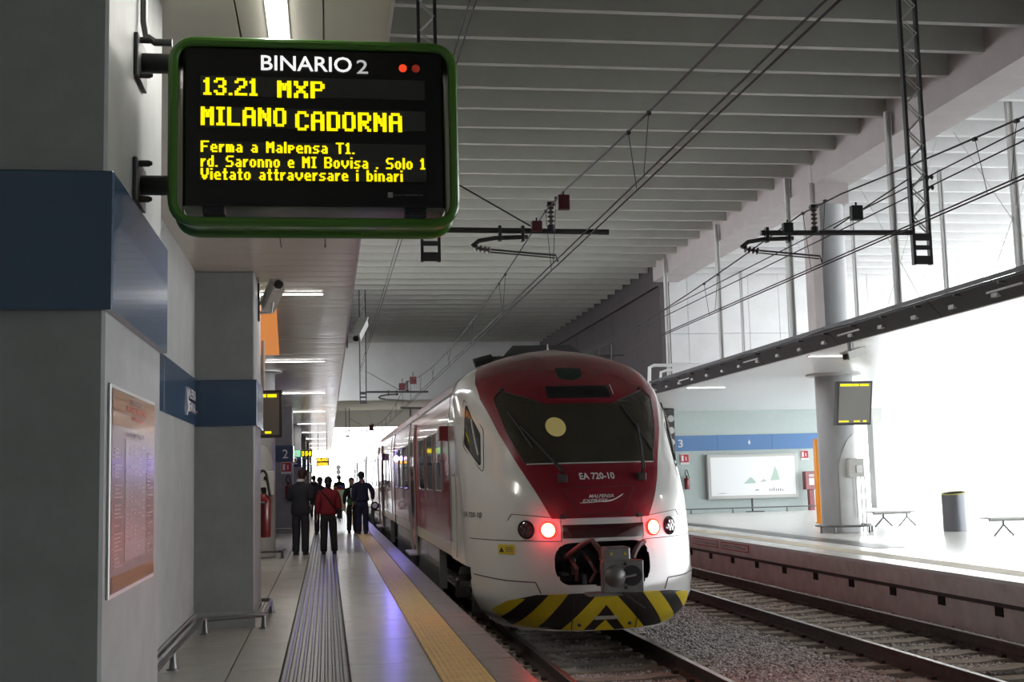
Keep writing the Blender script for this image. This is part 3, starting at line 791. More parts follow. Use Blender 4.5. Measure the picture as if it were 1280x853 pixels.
# side cab window (on the rounded cheek), both cheeks
def cheek(a, b, off=0.):  # a = y, b = z ; returns left side point
    v = min(max((ye(b)-a)/(ye(b)-yc(b)), 0), .9999); x = hw(b)*(1-v*v)**(1/pw(b)) if a < ye(b) else hw(b)
    return x
def cheekfn(s):
    def fn(y, z, off=0.):
        p = Vector((XC+s*cheek(y, z), y, z)); e = .01
        a = Vector((XC+s*cheek(y+e, z), y+e, z))-Vector((XC+s*cheek(y-e, z), y-e, z)); b = Vector((XC+s*cheek(y, z+e), y, z+e))-Vector((XC+s*cheek(y, z-e), y, z-e))
        nn = a.cross(b).normalized()
        if nn.x*s < 0: nn = -nn
        return p+nn*off
    return fn
for s in (-1, 1):
    fn = cheekfn(s)
    win = [(16.42, 2.50), (15.78, 2.08), (15.56, 1.67), (16.16, 1.97)]
    mb = MB(); patch(mb, roundpoly(win, .05, 4), fn, .006, -.004, 14, 12); w_ = TR.part(mb, 'cab_side_window', 'win_glass', ang=60)
    mb = MB().tube([fn(a, b, .006) for a, b in roundpoly(win, .05, 4)], .010, 6, closed=True); TR.sub(w_, mb, 'gasket', 'rubber')
    big = [(16.60, 2.60), (15.74, 2.14), (15.44, 1.58), (16.20, 1.93)]
    mb = MB().tube([fn(a, b, .002) for a, b in roundpoly(big, .08, 4)], .005, 6, closed=True); TR.sub(w_, mb, 'door_seam', 'train_dark')
    m1 = [fn(16.10+(15.67-16.10)*t, 2.29+(1.81-2.29)*t, .010) for t in np.linspace(0, 1, 6)]
    TR.sub(w_, MB().tube(m1, .012, 6), 'mullion', 'light_metal')
    # small print marks low on the cheek and vertical handrail
    mb = MB(); mb.tube([fn(16.95, 1.55, .03), fn(16.95, .65, .03)], .014, 8); mb.tube([fn(16.70, 1.55, .03), fn(16.70, .45, .03)], .014, 8); TR.part(mb, 'grab_rail', 'light_metal')
o = text_mesh('EA 720-10', 'number_lettering', 'train_dark', CAB, (0, 0, 0), (1, 0, 0), (0, 0, 1), 1, 1, bold=.01, depth=0)
fn = cheekfn(-1)
for v in o.data.vertices: v.co = fn(15.95-.68*v.co.x, 1.025+.065*v.co.z, .005)-TR.loc
for (y, z) in ((17.1, 1.2), (17.0, 1.55), (16.9, .62), (16.95, .78)):
    mb = MB(); patch(mb, [(y-.035, z-.03), (y+.035, z-.03), (y+.035, z+.03), (y-.035, z+.03)], fn, .004, 0, 2, 2); TR.sub(CAB, mb, 'small_mark', 'train_dark')

# coupler assembly
cy0 = 13.62; XK = XC-.14
mb = MB(); mb.box(XK-.06, XK+.47, cy0, cy0+.10, .20, .58)
PL = MB(); PL.cbox(XK-.03, XK+.44, cy0-.02, cy0+.12, .21, .56, .012)
KP = TR.part(PL, 'coupler_head', 'coupler')
TR.sub(KP, MB().lathe((XK+.30, cy0-.02, .39), [(.115, -.012), (.115, 0), (.10, .0)], 28, 'y'), 'coupler_socket', 'black')
TR.sub(KP, MB().lathe((XK+.11, cy0-.02, .39), [(.125, .0), (.11, -.03), (.07, -.07), (.03, -.09)], 28, 'y'), 'coupler_cone', 'coupler')
TR.sub(KP, MB().tube([(XK+.14, cy0-.06, .38), (XK+.24, cy0-.07, .385), (XK+.34, cy0-.06, .40)], .014, 8), 'coupler_hook', 'steel')
for dz in (.52, .26): TR.sub(KP, MB().lathe((XK+.225, cy0-.022, dz), [(.02, -.012), (.02, .0)], 12, 'y'), 'bolt', 'black')
TR.part(MB().box(XK-.18, XK+.22, cy0+.04, cy0+.3, .165, .20), 'coupler_shelf', 'coupler', smooth=False)
TR.part(MB().tube([(XK+.20, cy0+.1, .38), (XC+.12, 14.9, .42)], .10, 14), 'coupler_shank', 'coupler')
EB = TR.part(MB().cbox(XK+.03, XK+.33, cy0+.12, cy0+.40, .565, .70, .02), 'electric_coupler_box', 'coupler')
for k in (0, 1):
    TR.sub(EB, MB().prism([(XK+.085+.16*k, .61), (XK+.125+.16*k, .61), (XK+.105+.16*k, .655)], cy0+.112, cy0+.122), 'warning_triangle', 'label_yellow')
TR.sub(EB, MB().box(XK+.02, XK+.36, cy0+.1, cy0+.4, .545, .565), 'box_base', 'coupler', smooth=False)
for pts, r in (([(-.40, 14.8, .45), (-.38, 14.3, .60), (-.26, 14.12, .72), (-.16, 14.05, .775), (-.08, 13.98, .66), (-.04, 13.92, .48), (-.06, 13.95, .30)], .032),
               ([(.28, 13.9, .56), (.33, 13.95, .64), (.40, 14.02, .71), (.47, 14.10, .735), (.49, 14.3, .69)], .032),
               ([(-.36, 14.7, .50), (-.37, 14.35, .56), (-.30, 14.25, .44), (-.30, 14.3, .30)], .022),
               ([(-.17, 14.6, .60), (-.16, 14.2, .52), (-.10, 14.15, .40), (-.16, 14.2, .28)], .020)):
    TR.part(MB().tube([(XC-.03+a, b, c) for a, b, c in pts], r, 10), 'hose', 'hose')
for (x, z, w, h) in ((-.42, .58, .07, .05), (-.44, .36, .10, .03), (-.20, .30, .05, .12), (-.33, .45, .05, .2)):
    TR.part(MB().cbox(XC+x-w/2, XC+x+w/2, 14.45, 14.7, z-h/2, z+h/2, .006), 'coupler_fitting', 'coupler')
TR.part(MB().tube([(XK+.20, cy0+.02, .20), (XK+.28, cy0-.06, .13), (XK+.42, cy0-.10, .02)], .018, 8), 'release_lever', 'dark_metal')
TR.part(MB().prism([(XK+.455, .42), (XK+.50, .45), (XK+.50, .50), (XK+.455, .53)], cy0+.25, cy0+.28), 'warning_tag', 'label_yellow')

# roof equipment behind the nose
mb = MB().prism([(XC-.62, 3.29), (XC-.45, 3.47), (XC+.42, 3.475), (XC+.68, 3.29)], 18.0, 20.4, 'y'); AC = TR.part(mb, 'roof_unit', 'dark_metal', smooth=False)
TR.part(MB().cbox(XC-.95, XC+1.02, 17.85, 18.3, 3.25, 3.30, .01), 'roof_beam', 'dark_metal')
TR.part(MB().tube([(XC-1.05, 17.9, 3.20), (XC-.78, 17.9, 3.28)], [.07, .06], 10), 'cable_gland', 'dark_metal')
TR.part(MB().tube([(XC+1.02, 17.9, 3.24), (XC+1.02, 17.9, 3.46)], .016, 8).tube([(XC+.7, 17.9, 3.29), (XC+1.22, 17.9, 3.30)], .012, 6), 'antenna', 'dark_metal')
TR.part(MB().lathe((XC+.05, 17.85, 3.29), [(.05, 0), (.03, .03), (.012, .12), (.008, .18)], 12), 'horn', 'light_metal')
# yellowish lower side walls etc.: the car bodies
sec = [(-.05, 1.40)]+[(z, hw(z)) for z in (.05, .3, .6, 1.0, 1.8, 2.3, 2.5, 2.7, 2.76)]
def carsec(z0, z1, off=0.):
    return [(hw(z)+off, z) for z in np.linspace(z0, z1, 10)]
def strip_side(mb, s, y0, y1, z0, z1, off, n=8):
    zz = [z0+(z1-z0)*i/n for i in range(n+1)]
    G = [[(XC+s*(hw(z)+off), y, z) for z in zz] for y in (y0, y1)]; mb.grid(G)
    G = [[(XC+s*(hw(z)+off), y, z) for y in (y0, y1)] for z in (z0,)]+[[(XC+s*(hw(z0)-.01), y, z0) for y in (y0, y1)]]; mb.grid(G)
    return mb
yg = Y1
car_bounds = [(17.66, 33.35), (33.75, 49.3), (49.7, 65.2), (65.6, 81.0)]
for ci, (a, b) in enumerate(car_bounds):
    # closed body
    zz = list(np.linspace(.42, 2.7, 14))+list(np.linspace(2.76, 3.33, 14))
    prof = [(XC-hw(z), z) for z in zz]+[(XC+hw(z), z) for z in zz[::-1]]
    mb = MB().prism(prof, a, b, 'y'); BODY = TR.part(mb, 'car_body', 'train_cream', ang=30)
    near = ci < 3
    # lower grey skirt with boxes beneath
    for s in (-1, 1):
        if ci == 0: spans = [(20.0, b-1.5)]
        else: spans = [(a+1.6, b-1.6)]
        for (p, q) in spans:
            k = max(1, int((q-p)/2.2)); w = (q-p)/k
            for i in range(k):
                mb = MB().cbox(min(XC+s*1.30, XC+s*1.425), max(XC+s*1.30, XC+s*1.425), p+i*w+.01, p+(i+1)*w-.01, -.24, .405, .01)
                TR.sub(BODY, mb, 'skirt_panel', 'train_grey')
    TR.sub(BODY, MB().box(XC-.9, XC+.9, a, b, -.20, .43), 'underframe', 'train_dark', smooth=False)
    for s in (-1, 1):
        mb = strip_side(MB(), s, a+(.0 if ci else 0), b-.02, .62, 2.70, .006); RP = TR.sub(BODY, mb, 'red_side_panel', 'train_side_red')
        mb = MB(); mb.grid([[(XC+s*(hw(z)+.006), y, z) for z in (2.76, 2.8, 2.85, 2.9, 2.95, 3.0)] for y in (a+.1, b-.02)]); TR.sub(BODY, mb, 'red_cant_panel', 'train_side_red')
        TR.sub(BODY, MB().tube([(XC+s*(hw(2.73)+.01), a, 2.73), (XC+s*(hw(2.73)+.01), b, 2.73)], .022, 6), 'gutter', 'train_white')
        # windows and doors of this car
        mirror = (ci % 2 == 1)
        L = b-a
        wins = [(1.05, 2.10), (2.60, 3.85), (4.35, 5.65), (9.0, 10.2), (10.7, 11.9), (12.4, 13.6)] if ci == 0 else [(1.2, 2.5), (3.0, 4.3), (8.6, 9.9), (10.4, 11.7), (12.2, 13.5)]
        doors = [(6.75, 8.15)] if ci == 0 else [(5.3, 7.4)]
        if s == 1 and ci > 0: continue
        for (p, q) in wins:
            zt, zb2 = 2.24, 1.33
            def sf(y, z, off, s=s): return Vector((XC+s*(hw(z)+off), y, z))
            mb = MB(); patch(mb, roundpoly([(a+p, zb2), (a+q, zb2), (a+q, zt), (a+p, zt)], .06, 3), sf, .012, .004, 6, 4)
            w_ = TR.sub(BODY, mb, 'window', 'win_glass')
            mb = MB().tube([sf(y, z, .012) for y, z in roundpoly([(a+p, zb2), (a+q, zb2), (a+q, zt), (a+p, zt)], .06, 3)], .014, 6, closed=True)
            TR.sub(BODY, mb, 'window_frame', 'rubber' if s > 0 else 'steel')
        for (p, q) in doors:
            m_ = (p+q)/2
            for (u, v) in ((p, m_-.01), (m_+.01, q)):
                mb = MB(); patch(mb, [(a+u, .10), (a+v, .10), (a+v, 2.60), (a+u, 2.60)], sf, .020, .004, 10, 2)
                TR.sub(BODY, mb, 'door_leaf', 'train_side_red')
                mb = MB(); patch(mb, roundpoly([(a+u+.12, .75), (a+v-.12, .75), (a+v-.12, 2.35), (a+u+.12, 2.35)], .06, 3), sf, .026, .016, 8, 2)
                TR.sub(BODY, mb, 'door_window', 'win_glass')
            for u in (p, q):
                mb = MB().tube([sf(a+u, z, .02) for z in np.linspace(.08, 2.60, 9)], .028, 6); TR.sub(BODY, mb, 'door_pillar', 'steel')
            TR.sub(BODY, MB().cbox(min(XC+s*1.42, XC+s*1.61), max(XC+s*1.42, XC+s*1.61), a+p, a+q, .035, .075, .005), 'door_step', 'light_metal')
        for yy in (a+8.45, a+14.4):
            TR.sub(BODY, MB().tube([sf(yy, z, .008) for z in np.linspace(.1, 2.7, 8)], .010, 5), 'panel_seam', 'train_dark')
    # gangway between cars
    if ci < 3:
        TR.part(MB().box(XC-1.25, XC+1.25, b-.05, b+.45, .1, 3.0), 'gangway_bellows', 'rubber', smooth=False)
    # bogies
    for yb in ([17.9, b+.2] if ci == 0 else [b+.2]):
        BG = TR.part(MB().cbox(XC-1.0, XC+1.0, yb-.2, yb+.2, -.25, .05, .02), 'bogie', 'train_dark')
        for s in (-1, 1):
            TR.sub(BG, MB().cbox(min(XC+s*1.0, XC+s*1.14), max(XC+s*1.0, XC+s*1.14), yb-1.5, yb+1.5, -.22, -.02, .02), 'side_frame', 'train_dark')
            TR.sub(BG, MB().tube([(XC+s*1.17, yb-.9, .02), (XC+s*1.17, yb+.9, -.08)], .055, 10), 'damper', 'dark_metal')
            TR.sub(BG, MB().lathe((XC+s*1.15, yb, .05), [(.16, -.22), (.19, -.1), (.16, .0), (.19, .1), (.16, .2)], 16, 'z'), 'air_spring', 'dark_metal')
        for dy in (-1.1, 1.1):
            for s in (-1, 1):
                TR.sub(BG, MB().lathe((XC+s*.75, yb+dy, -.555+.42), [(.40, -.06), (.42, -.05), (.42, .06), (.12, .07), (.12, .3 if s > 0 else .07)], 28, 'x'), 'wheel', 'dark_metal')
                TR.sub(BG, MB().cbox(min(XC+s*1.05, XC+s*1.27), max(XC+s*1.05, XC+s*1.27), yb+dy-.14, yb+dy+.14, -.28, .0, .03), 'axle_box', 'dark_metal')
# end cap of white cheek behind the cab: red box lamp on the side and blue door lamps
for (y, z) in ((17.95, 2.17), (36.9, 2.20)):
    TR.part(MB().cbox(1.62, 1.755, y-.16, y+.16, z-.10, z+.11, .012), 'side_marker_box', 'red_paint', label='small red box on the car side')
for (y, z) in ((31.0, 2.05), (50.0, 2.15)):
    o = TR.part(MB().lathe((1.73, y, z), [(.03, -.06), (.07, -.03), (.07, .0), (.07, .01)], 14, 'x'), 'door_lamp', 'blue_lamp', label='lit blue lamp by the door')
    ld = bpy.data.lights.new('door_light', 'POINT'); ld.energy = 20; ld.color = (.25, .2, 1); ld.shadow_soft_size = .05
    lo = bpy.data.objects.new('door_light', ld); COL.objects.link(lo); lo.parent = TR.o; lo.location = Vector((1.58, y, z))-TR.loc
# folded pantograph on the second car
mb = MB(); mb.tube([(2.15, 36, 3.62), (2.75, 36, 3.60), (4.0, 36, 3.60)], .03, 8); mb.tube([(2.2, 36.25, 3.62), (4.0, 36.25, 3.60)], .03, 8)
mb.tube([(2.45, 36, 3.60), (2.5, 36.9, 3.42), (2.6, 35.7, 3.30)], .025, 8); mb.tube([(3.9, 36, 3.60), (3.8, 36.9, 3.42), (3.7, 35.7, 3.30)], .025, 8); mb.cbox(2.4, 3.9, 35.4, 37, 3.28, 3.34, .01)
TR.part(mb, 'pantograph', 'dark_metal')

# ================================================================== DEPARTURE BOARD
T = Thing('departure_board', (-.05, 5.12, 2.55), 'large black departure board in a rounded green tube frame, yellow lettering for Milano Cadorna', 'board')
T.part(MB().cbox(-.575, .505, 5.06, 5.32, 2.655, 3.335, .012), 'board_case', 'board_black')
T.part(MB().box(-.56, .49, 5.058, 5.062, 2.67, 3.32), 'front_glass', 'board_black', smooth=False)
def rrect(x0, x1, z0, z1, y, r, n=7): return [(a, y, b) for a, b in roundpoly([(x0, z0), (x1, z0), (x1, z1), (x0, z1)], r, n)]
for y in (5.07, 5.30):
    T.part(MB().tube(rrect(-.615, .545, 2.59, 3.355, y, .10), .021, 10, closed=True), 'frame_tube', 'frame_green')
mb = MB(); P = rrect(-.615, .545, 2.59, 3.355, 0, .10); Q = rrect(-.600, .530, 2.605, 3.340, 0, .09)
mb.grid([[(a, y, b) for a, _, b in P+[P[0]]] for y in (5.07, 5.30)]); mb.grid([[(a, y, b) for a, _, b in Q+[Q[0]]] for y in (5.07, 5.30)])
T.part(mb, 'frame_band', 'frame_green')
for x in (-.46, -.03, .40): T.part(MB().cbox(x-.04, x+.04, 5.075, 5.12, 3.325, 3.345, .004), 'top_clip', 'black')
for x in (-.45, .38): T.part(MB().cbox(x-.045, x+.045, 5.07, 5.14, 2.625, 2.66, .004), 'hinge', 'black')
for (z0, z1) in ((3.12, 3.205), (2.985, 3.07), (2.765, 2.925)):
    T.part(MB().box(-.505, .425, 5.054, 5.058, z0, z1), 'display_strip', 'board_matrix', smooth=False)
def btxt(s, x0, x1, z0, z1, m, bold=.02, y=5.053): 
    text_mesh(s, 'lettering', m, T.o, (x0+.05, y-5.12, z0-2.55), (1, 0, 0), (0, 0, 1), x1-x0, z1-z0, bold=bold)
btxt('BINARIO', -.258, .118, 3.232, 3.298, 'text_glow', .012); btxt('2', .138, .186, 3.228, 3.288, 'text_glow_dim', .008)
# dot-matrix lettering: 5x7 cells built as small raised lit cells
FONT = {
'A': '01110 10001 10001 11111 10001 10001 10001', 'B': '11110 10001 10001 11110 10001 10001 11110', 'C': '01110 10001 10000 10000 10000 10001 01110',
'D': '11110 10001 10001 10001 10001 10001 11110', 'F': '11111 10000 10000 11110 10000 10000 10000', 'I': '111 010 010 010 010 010 111', 'L': '10000 10000 10000 10000 10000 10000 11111',
'M': '10001 11011 10101 10101 10001 10001 10001', 'N': '10001 11001 10101 10101 10011 10001 10001', 'O': '01110 10001 10001 10001 10001 10001 01110', 'P': '11110 10001 10001 11110 10000 10000 10000',
'R': '11110 10001 10001 11110 10100 10010 10001', 'S': '01111 10000 10000 01110 00001 00001 11110', 'T': '11111 00100 00100 00100 00100 00100 00100', 'V': '10001 10001 10001 10001 01010 01010 00100',
'X': '10001 10001 01010 00100 01010 10001 10001', '1': '010 110 010 010 010 010 111', '2': '01110 10001 00001 00110 01000 10000 11111', '3': '01110 10001 00001 00110 00001 10001 01110', '.': '0 0 0 0 0 0 1', ' ': '000 000 000 000 000 000 000',
'a': '0000 0000 0110 0001 0111 1001 0111', 'b': '1000 1000 1110 1001 1001 1001 1110', 'd': '0001 0001 0111 1001 1001 1001 0111', 'e': '0000 0000 0110 1001 1111 1000 0111', 'i': '1 0 1 1 1 1 1', 'l': '1 1 1 1 1 1 1',
'm': '00000 00000 11010 10101 10101 10101 10101', 'n': '0000 0000 1110 1001 1001 1001 1001', 'o': '0000 0000 0110 1001 1001 1001 0110', 'p': '0000 0000 1110 1001 1110 1000 1000', 'r': '000 000 101 110 100 100 100',
's': '0000 0000 0111 1000 0110 0001 1110', 't': '010 010 111 010 010 010 011', 'u': '0000 0000 1001 1001 1001 1001 0111', 'v': '00000 00000 10001 10001 10001 01010 00100'}
def dots(txt, x0, x1, z0, z1, bold=.75, y=5.053):
    """lettering on the dot matrix: runs of lit cells, one part per line"""
    cur = 0; runs = []
    for ch in txt:
        rows_ = FONT[ch].split(); w = len(rows_[0])
        for r_, row in enumerate(rows_):
            c = 0
            while c < w:
                if row[c] == '1':
                    e = c
                    while e+1 < w and row[e+1] == '1': e += 1
                    runs.append((cur+c, cur+e+1+bold, 6-r_)); c = e+1
                else: c += 1
        cur += w+1+bold
    tot = cur-1; u = (x1-x0)/tot; vz = (z1-z0)/7; mb = MB()
    for a, b, r_ in runs: mb.add([(x0+a*u, y, z0+r_*vz), (x0+b*u, y, z0+r_*vz), (x0+b*u, y, z0+(r_+1.02)*vz), (x0+a*u, y, z0+(r_+1.02)*vz)], [(0, 1, 2, 3)])
    o = T.part(mb, 'lettering', 'led', smooth=False); o['kind'] = 'stuff'; return o
dots('13.21', -.492, -.272, 3.122, 3.196); dots('MXP', -.192, .004, 3.117, 3.190)
dots('MILANO', -.502, -.155, 2.993, 3.072); dots('CADORNA', -.118, .326, 2.978, 3.060)
dots('Ferma a Malpensa T1.', -.502, .126, 2.880, 2.928)
dots('rd. Saronno e MI Bovisa . Solo 1', -.502, .421, 2.818, 2.866)
dots('Vietato attraversare i binari', -.502, .326, 2.764, 2.812)
for x, m in ((.333, 'led_red'), (.388, 'led_red_dim')):
    T.part(MB().lathe((x, 5.058, 3.258), [(.017, 0), (.017, -.004), (.008, -.008)], 16, 'y'), 'indicator_lamp', m, label='lit red indicator' if m == 'led_red' else None)
btxt('ELETTRONICA', .290, .41, 2.703, 2.710, 'screen_grey', .0)
T.part(MB().box(.262, .284, 5.054, 5.058, 2.697, 2.719), 'maker_mark', 'screen_grey', smooth=False)
for z in (3.29, 2.765):
    f = T.part(MB().cbox(-.77, -.752, 5.04, 5.30, z-.09, z+.09, .004), 'bracket_flange', 'dark_metal')
    T.part(MB().tube([(-.76, 5.17, z), (-.62, 5.17, z)], .042, 16), 'bracket_arm', 'dark_metal')
    for dz in (-.075, .075): T.part(MB().lathe((-.74, 5.10, z+dz), [(.014, -.015), (.014, .025), (.007, .04)], 8, 'x'), 'bolt', 'dark_metal')
T.part(MB().tube([(-.745, 5.15, 3.84), (-.745, 5.15, 3.46), (-.735, 5.15, 3.40), (-.70, 5.15, 3.375), (-.63, 5.15, 3.375)], .016, 10), 'conduit', 'tube')

# ---- timetable poster on the near pillar
T = Thing('timetable_poster', (-.77, 5.1, 1.13), 'framed orange and pink timetable poster on the nearest pillar', 'poster')
X = -.77
T.part(MB().cbox(X-.001, X+.012, 4.53, 5.66, 1.125, 1.89, .003), 'frame', 'poster_frame')
T.part(MB().box(X+.012, X+.014, 4.55, 5.64, 1.14, 1.875), 'sheet', 'poster', smooth=False)
T.part(MB().box(X+.014, X+.0155, 4.555, 5.635, 1.745, 1.87), 'orange_header', 'poster_orange', smooth=False)
T.part(MB().box(X+.014, X+.0155, 4.555, 5.635, 1.145, 1.20), 'orange_footer', 'poster_orange', smooth=False)
def ptxt(s, y0, y1, z0, z1, m, d=.0162):
    text_mesh(s, 'lettering', m, T.o, (d, y0-5.1, z0-1.13), (0, 1, 0), (0, 0, 1), y1-y0, z1-z0, bold=.02)
ptxt('ORARIO TRENI', 4.93, 5.27, 1.838, 1.858, 'poster_dark'); ptxt('PARTENZE DEPARTURES', 4.86, 5.36, 1.805, 1.828, 'poster_red'); ptxt('MALPENSA', 4.98, 5.27, 1.776, 1.796, 'poster_red')
ptxt('MILANO', 4.90, 5.33, 1.712, 1.728, 'poster_dark', .0148)
T.part(MB().box(X+.014, X+.0155, 4.84, 5.38, 1.24, 1.70), 'timetable_column', 'poster_pale', smooth=False)
rr = random.Random(4)
mb = MB()
for col, (a, b) in enumerate(((4.60, 4.80), (5.42, 5.60))):
    for k in range(30):
        z = 1.66-k*.0147; 
        if rr.random() < .85: mb.box(X+.014, X+.0158, a, a+(b-a)*rr.uniform(.4, 1), z-.005, z)
for k in range(26):
    z = 1.68-k*.0165
    for q in range(5):
        if rr.random() < .55: mb.box(X+.0155, X+.0166, 4.86+q*.10, 4.86+q*.10+rr.uniform(.03, .08), z-.005, z)
o = T.part(mb, 'small_print', 'poster_print', smooth=False); o['kind'] = 'stuff'

# ---- low guard rails
def guard_rail(pts, legs, label, z=.14, r=.024, group=None):
    T = Thing('guard_rail', (pts[0][0], pts[0][1], 0), label, 'rail', group)
    T.part(MB().tube([(a, b, z) for a, b in roundpoly(pts, .05, 4)] if len(pts) > 2 else [(a, b, z) for a, b in pts], r, 10), 'rail_tube', 'tube')
    for a, b in legs: T.part(MB().lathe((a, b, 0), [(.055, 0), (.055, .008), (.035, .01), (.03, .05), (.02, z)], 14), 'leg', 'tube')
def rp(pts, r=.08): # rounded open polyline
    q = roundpoly(pts, [0]+[r]*(len(pts)-2)+[0], 4); return q
def guard(pts, legs, label, z=.14, r=.024, cat='rail', h=None):
    T = Thing('guard_rail', (pts[0][0], pts[0][1], 0), label, cat)
    T.part(MB().tube([(a, b, z) for a, b in rp(pts)], r, 10), 'rail_tube', 'tube')
    for a, b in legs: T.part(MB().lathe((a, b, 0), [(.055, 0), (.055, .008), (.035, .012), (.028, .05), (.02, z)], 14), 'leg', 'tube')
guard([(-1.28, 6.05), (-1.28, 13.15), (-.66, 13.40), (-.66, 15.1), (-.84, 15.12)], [(-1.28, 7.0), (-1.27, 10.7), (-1.24, 13.10), (-.665, 13.42), (-.66, 15.0)], 'dark low tube guard rail along the left wall and around the second pillar')
guard([(-1.7, 25.48), (-.93, 25.48), (-.88, 26.3)], [(-.90, 25.52)], 'low tube guard rail in front of the round column by the navy-suited man')
guard([(-1.9, 37.6), (-.95, 37.6), (-.95, 39)], [(-.97, 37.62)], 'low tube guard rail at the foot of the pillar with the numeral 2')
guard([(12.6, 44.2), (18.4, 44.2)], [(13.3, 44.2), (14.9, 44.2), (17.0, 44.2)], 'long low guard rail under the wall map at the far wall', z=.17, r=.022)
T = Thing('guard_rail', (12.3, 27.8, 0), 'oval low guard rail around the large round column on the right platform', 'rail')
ov = [(12.32+.66*math.cos(a), 28.35+.66*math.sin(a), .17) for a in np.linspace(0, 2*PI, 40)[:-1]]
T.part(MB().tube(ov, .026, 8, closed=True), 'rail_tube', 'tube')
for a in (-2.9, -2.3, -.9, -.25, 1.5): T.part(MB().lathe((12.32+.66*math.cos(a), 28.35+.66*math.sin(a), 0), [(.04, 0), (.03, .02), (.024, .17)], 10), 'leg', 'tube')

# ---- information screens
def screen(x0, x1, y, z0, z1, label, tilt=0., d=.16, arm=None):
    T = Thing('information_screen', ((x0+x1)/2, y, z0), label, 'screen')
    t = tilt
    def sl(mb):  # lean the top towards the viewer
        mb.v = [(a, b-(c-z0)*t, c) for a, b, c in mb.v]; return mb
    T.part(sl(MB().cbox(x0, x1, y, y+d, z0, z1, .01)), 'case', 'dark_metal')
    T.part(sl(MB().box(x0+.045, x1-.045, y-.004, y, z0+.045, z1-.045)), 'display', 'screen_grey', smooth=False)
    w = x1-x0-.12; rr = random.Random(int(y))
    for (z, h, fr) in ((z1-.115, .05, .95), (z0+.065, .035, .0)):
        segs = [(0, .92)] if fr else [(.0, .38), (.58, .78)]
        if x0 > 5 and not fr: segs = [(.0, .32), (.5, .70), (.8, .92)]
        if fr: segs = [(.0, .42), (.44, .62), (.66, .95)]
        for a, b in segs: T.part(sl(MB().box(x0+.06+a*w, x0+.06+b*w, y-.008, y-.004, z, z+h)), 'text_line', 'led', smooth=False)
    if arm: T.part(MB().tube(arm, .03, 8), 'support_arm', 'light_metal')
    return T
screen(-1.32, -.70, 20.0, 2.24, 3.0, 'grey information screen with yellow top line hanging beyond the second left pillar', .0, arm=[(-1.0, 20.1, 3.0), (-1.0, 20.1, 3.83)])
screen(11.80, 12.66, 27.28, 2.54, 3.55, 'tilted grey information screen with yellow lines on the right round column', .22, d=.18, arm=[(12.2, 27.35, 3.0), (12.22, 27.97, 3.0)])
# added glowing sheet that paints the soffit's orange sheen, reflected source unknown
T = Thing('ceiling_light', (-1.0, 18.8, 3.8), 'added glowing orange sheet painting a sheen on the soffit beyond the second left pillar', 'light')  # not a ceiling lamp; stands in for a reflected sheen
T.part(MB().prism([(-1.37, 15.75), (-.625, 15.75), (-.83, 22.4), (-1.37, 22.4)], 3.812, 3.829, 'z'), 'sheen_sheet', 'orange_sheen', smooth=False)
# hanging line signs further along
def led_sign(x0, x1, y, z0, z1, label, txt, m='led_orange', green=0.):
    T = Thing('hanging_sign', ((x0+x1)/2, y, z0), label, 'sign')
    T.part(MB().cbox(x0, x1, y, y+.15, z0, z1, .01), 'case', 'black')
    n = len(txt)
    for k, s in enumerate(txt):
        h = (z1-z0)/n; text_mesh(s, 'lettering', m, T.o, (x0+green+.05-(x0+x1)/2, -.006, (n-1-k)*h+.12*h+.0), (1, 0, 0), (0, 0, 1), x1-x0-green-.1, h*.72, bold=.05)
    if green:
        T.part(MB().box(x0+.01, x0+green, y-.006, y, z0+.01, z1-.01), 'green_panel', 'green_sign', smooth=False)
        text_mesh('2', 'lettering', 'white_text', T.o, (x0+green*.4-(x0+x1)/2, -.010, .05), (1, 0, 0), (0, 0, 1), .09, z1-z0-.1, bold=.02)
    for x in ((x0+.1), (x1-.1)): T.part(MB().tube([(x, y+.07, z1), (x, y+.07, 3.83)], .015, 6), 'hanger', 'dark_metal')
led_sign(-.50, .12, 60, 2.26, 2.68, 'small black hanging sign with two orange lines, over the far end of the platform', ['MILANO', 'CADORNA'])
led_sign(-1.36, -.55, 50, 2.52, 2.80, 'black hanging clock sign with yellow digits and a green end panel', ['13 15 40'], 'led', .33)
T = Thing('sign_bracket', (-1.0, 60.3, 2.3), 'dark sign bracket bars left of the small orange hanging sign', 'bracket')
for z in (2.62, 2.30): T.part(MB().tube([(-1.03, 60.1, z), (-.5, 60.1, z)], .02, 6), 'bar', 'dark_metal')
# pictogram plates
def plate(x, y, z, w, label, wd=None, face='sign_red'):
    T = Thing('pictogram_plate', (x+w/2, y, z), label, 'sign')
    T.part(MB().cbox(x, x+w, y-.02, y, z, z+w*1.15, .003), 'plate', 'sign_white')
    T.part(MB().box(x+.03*w, x+w*.97, y-.024, y-.02, z+w*.22, z+w*1.10), 'red_field', face, smooth=False)
    if face == 'sign_red':
        T.part(MB().box(x+.15*w, x+w*.38, y-.028, y-.024, z+w*.36, z+w*.98), 'pictogram', 'sign_white', smooth=False)
        T.part(MB().tube([(x+.64*w, y-.026, z+w*.42), (x+.64*w, y-.026, z+w*.85)], .07*w, 8), 'pictogram', 'sign_white')
    return T
plate(-1.36, 37.96, 1.78, .31, 'red and white extinguisher sign below the numeral 2 on the left pillar')
plate(13.18, 44.98, 1.83, .34, 'red and white sign at the left end of the far wall, under the numeral 3')
T = plate(17.95, 44.98, 1.90, .31, 'red and white square sign above the red cabinet near the round column', face='sign_red')
numeral('3', 13.12, 44.955, 2.47, .30, label='white numeral 3 at the left end of the far blue band')
numeral('4', 18.55, 44.955, 2.47, .30, label='white numeral 4 at the right end of the far blue band')
T = Thing('band_arrow', (15.9, 44.96, 2.6), 'tiny white arrow in the middle of the far blue band', 'sign')
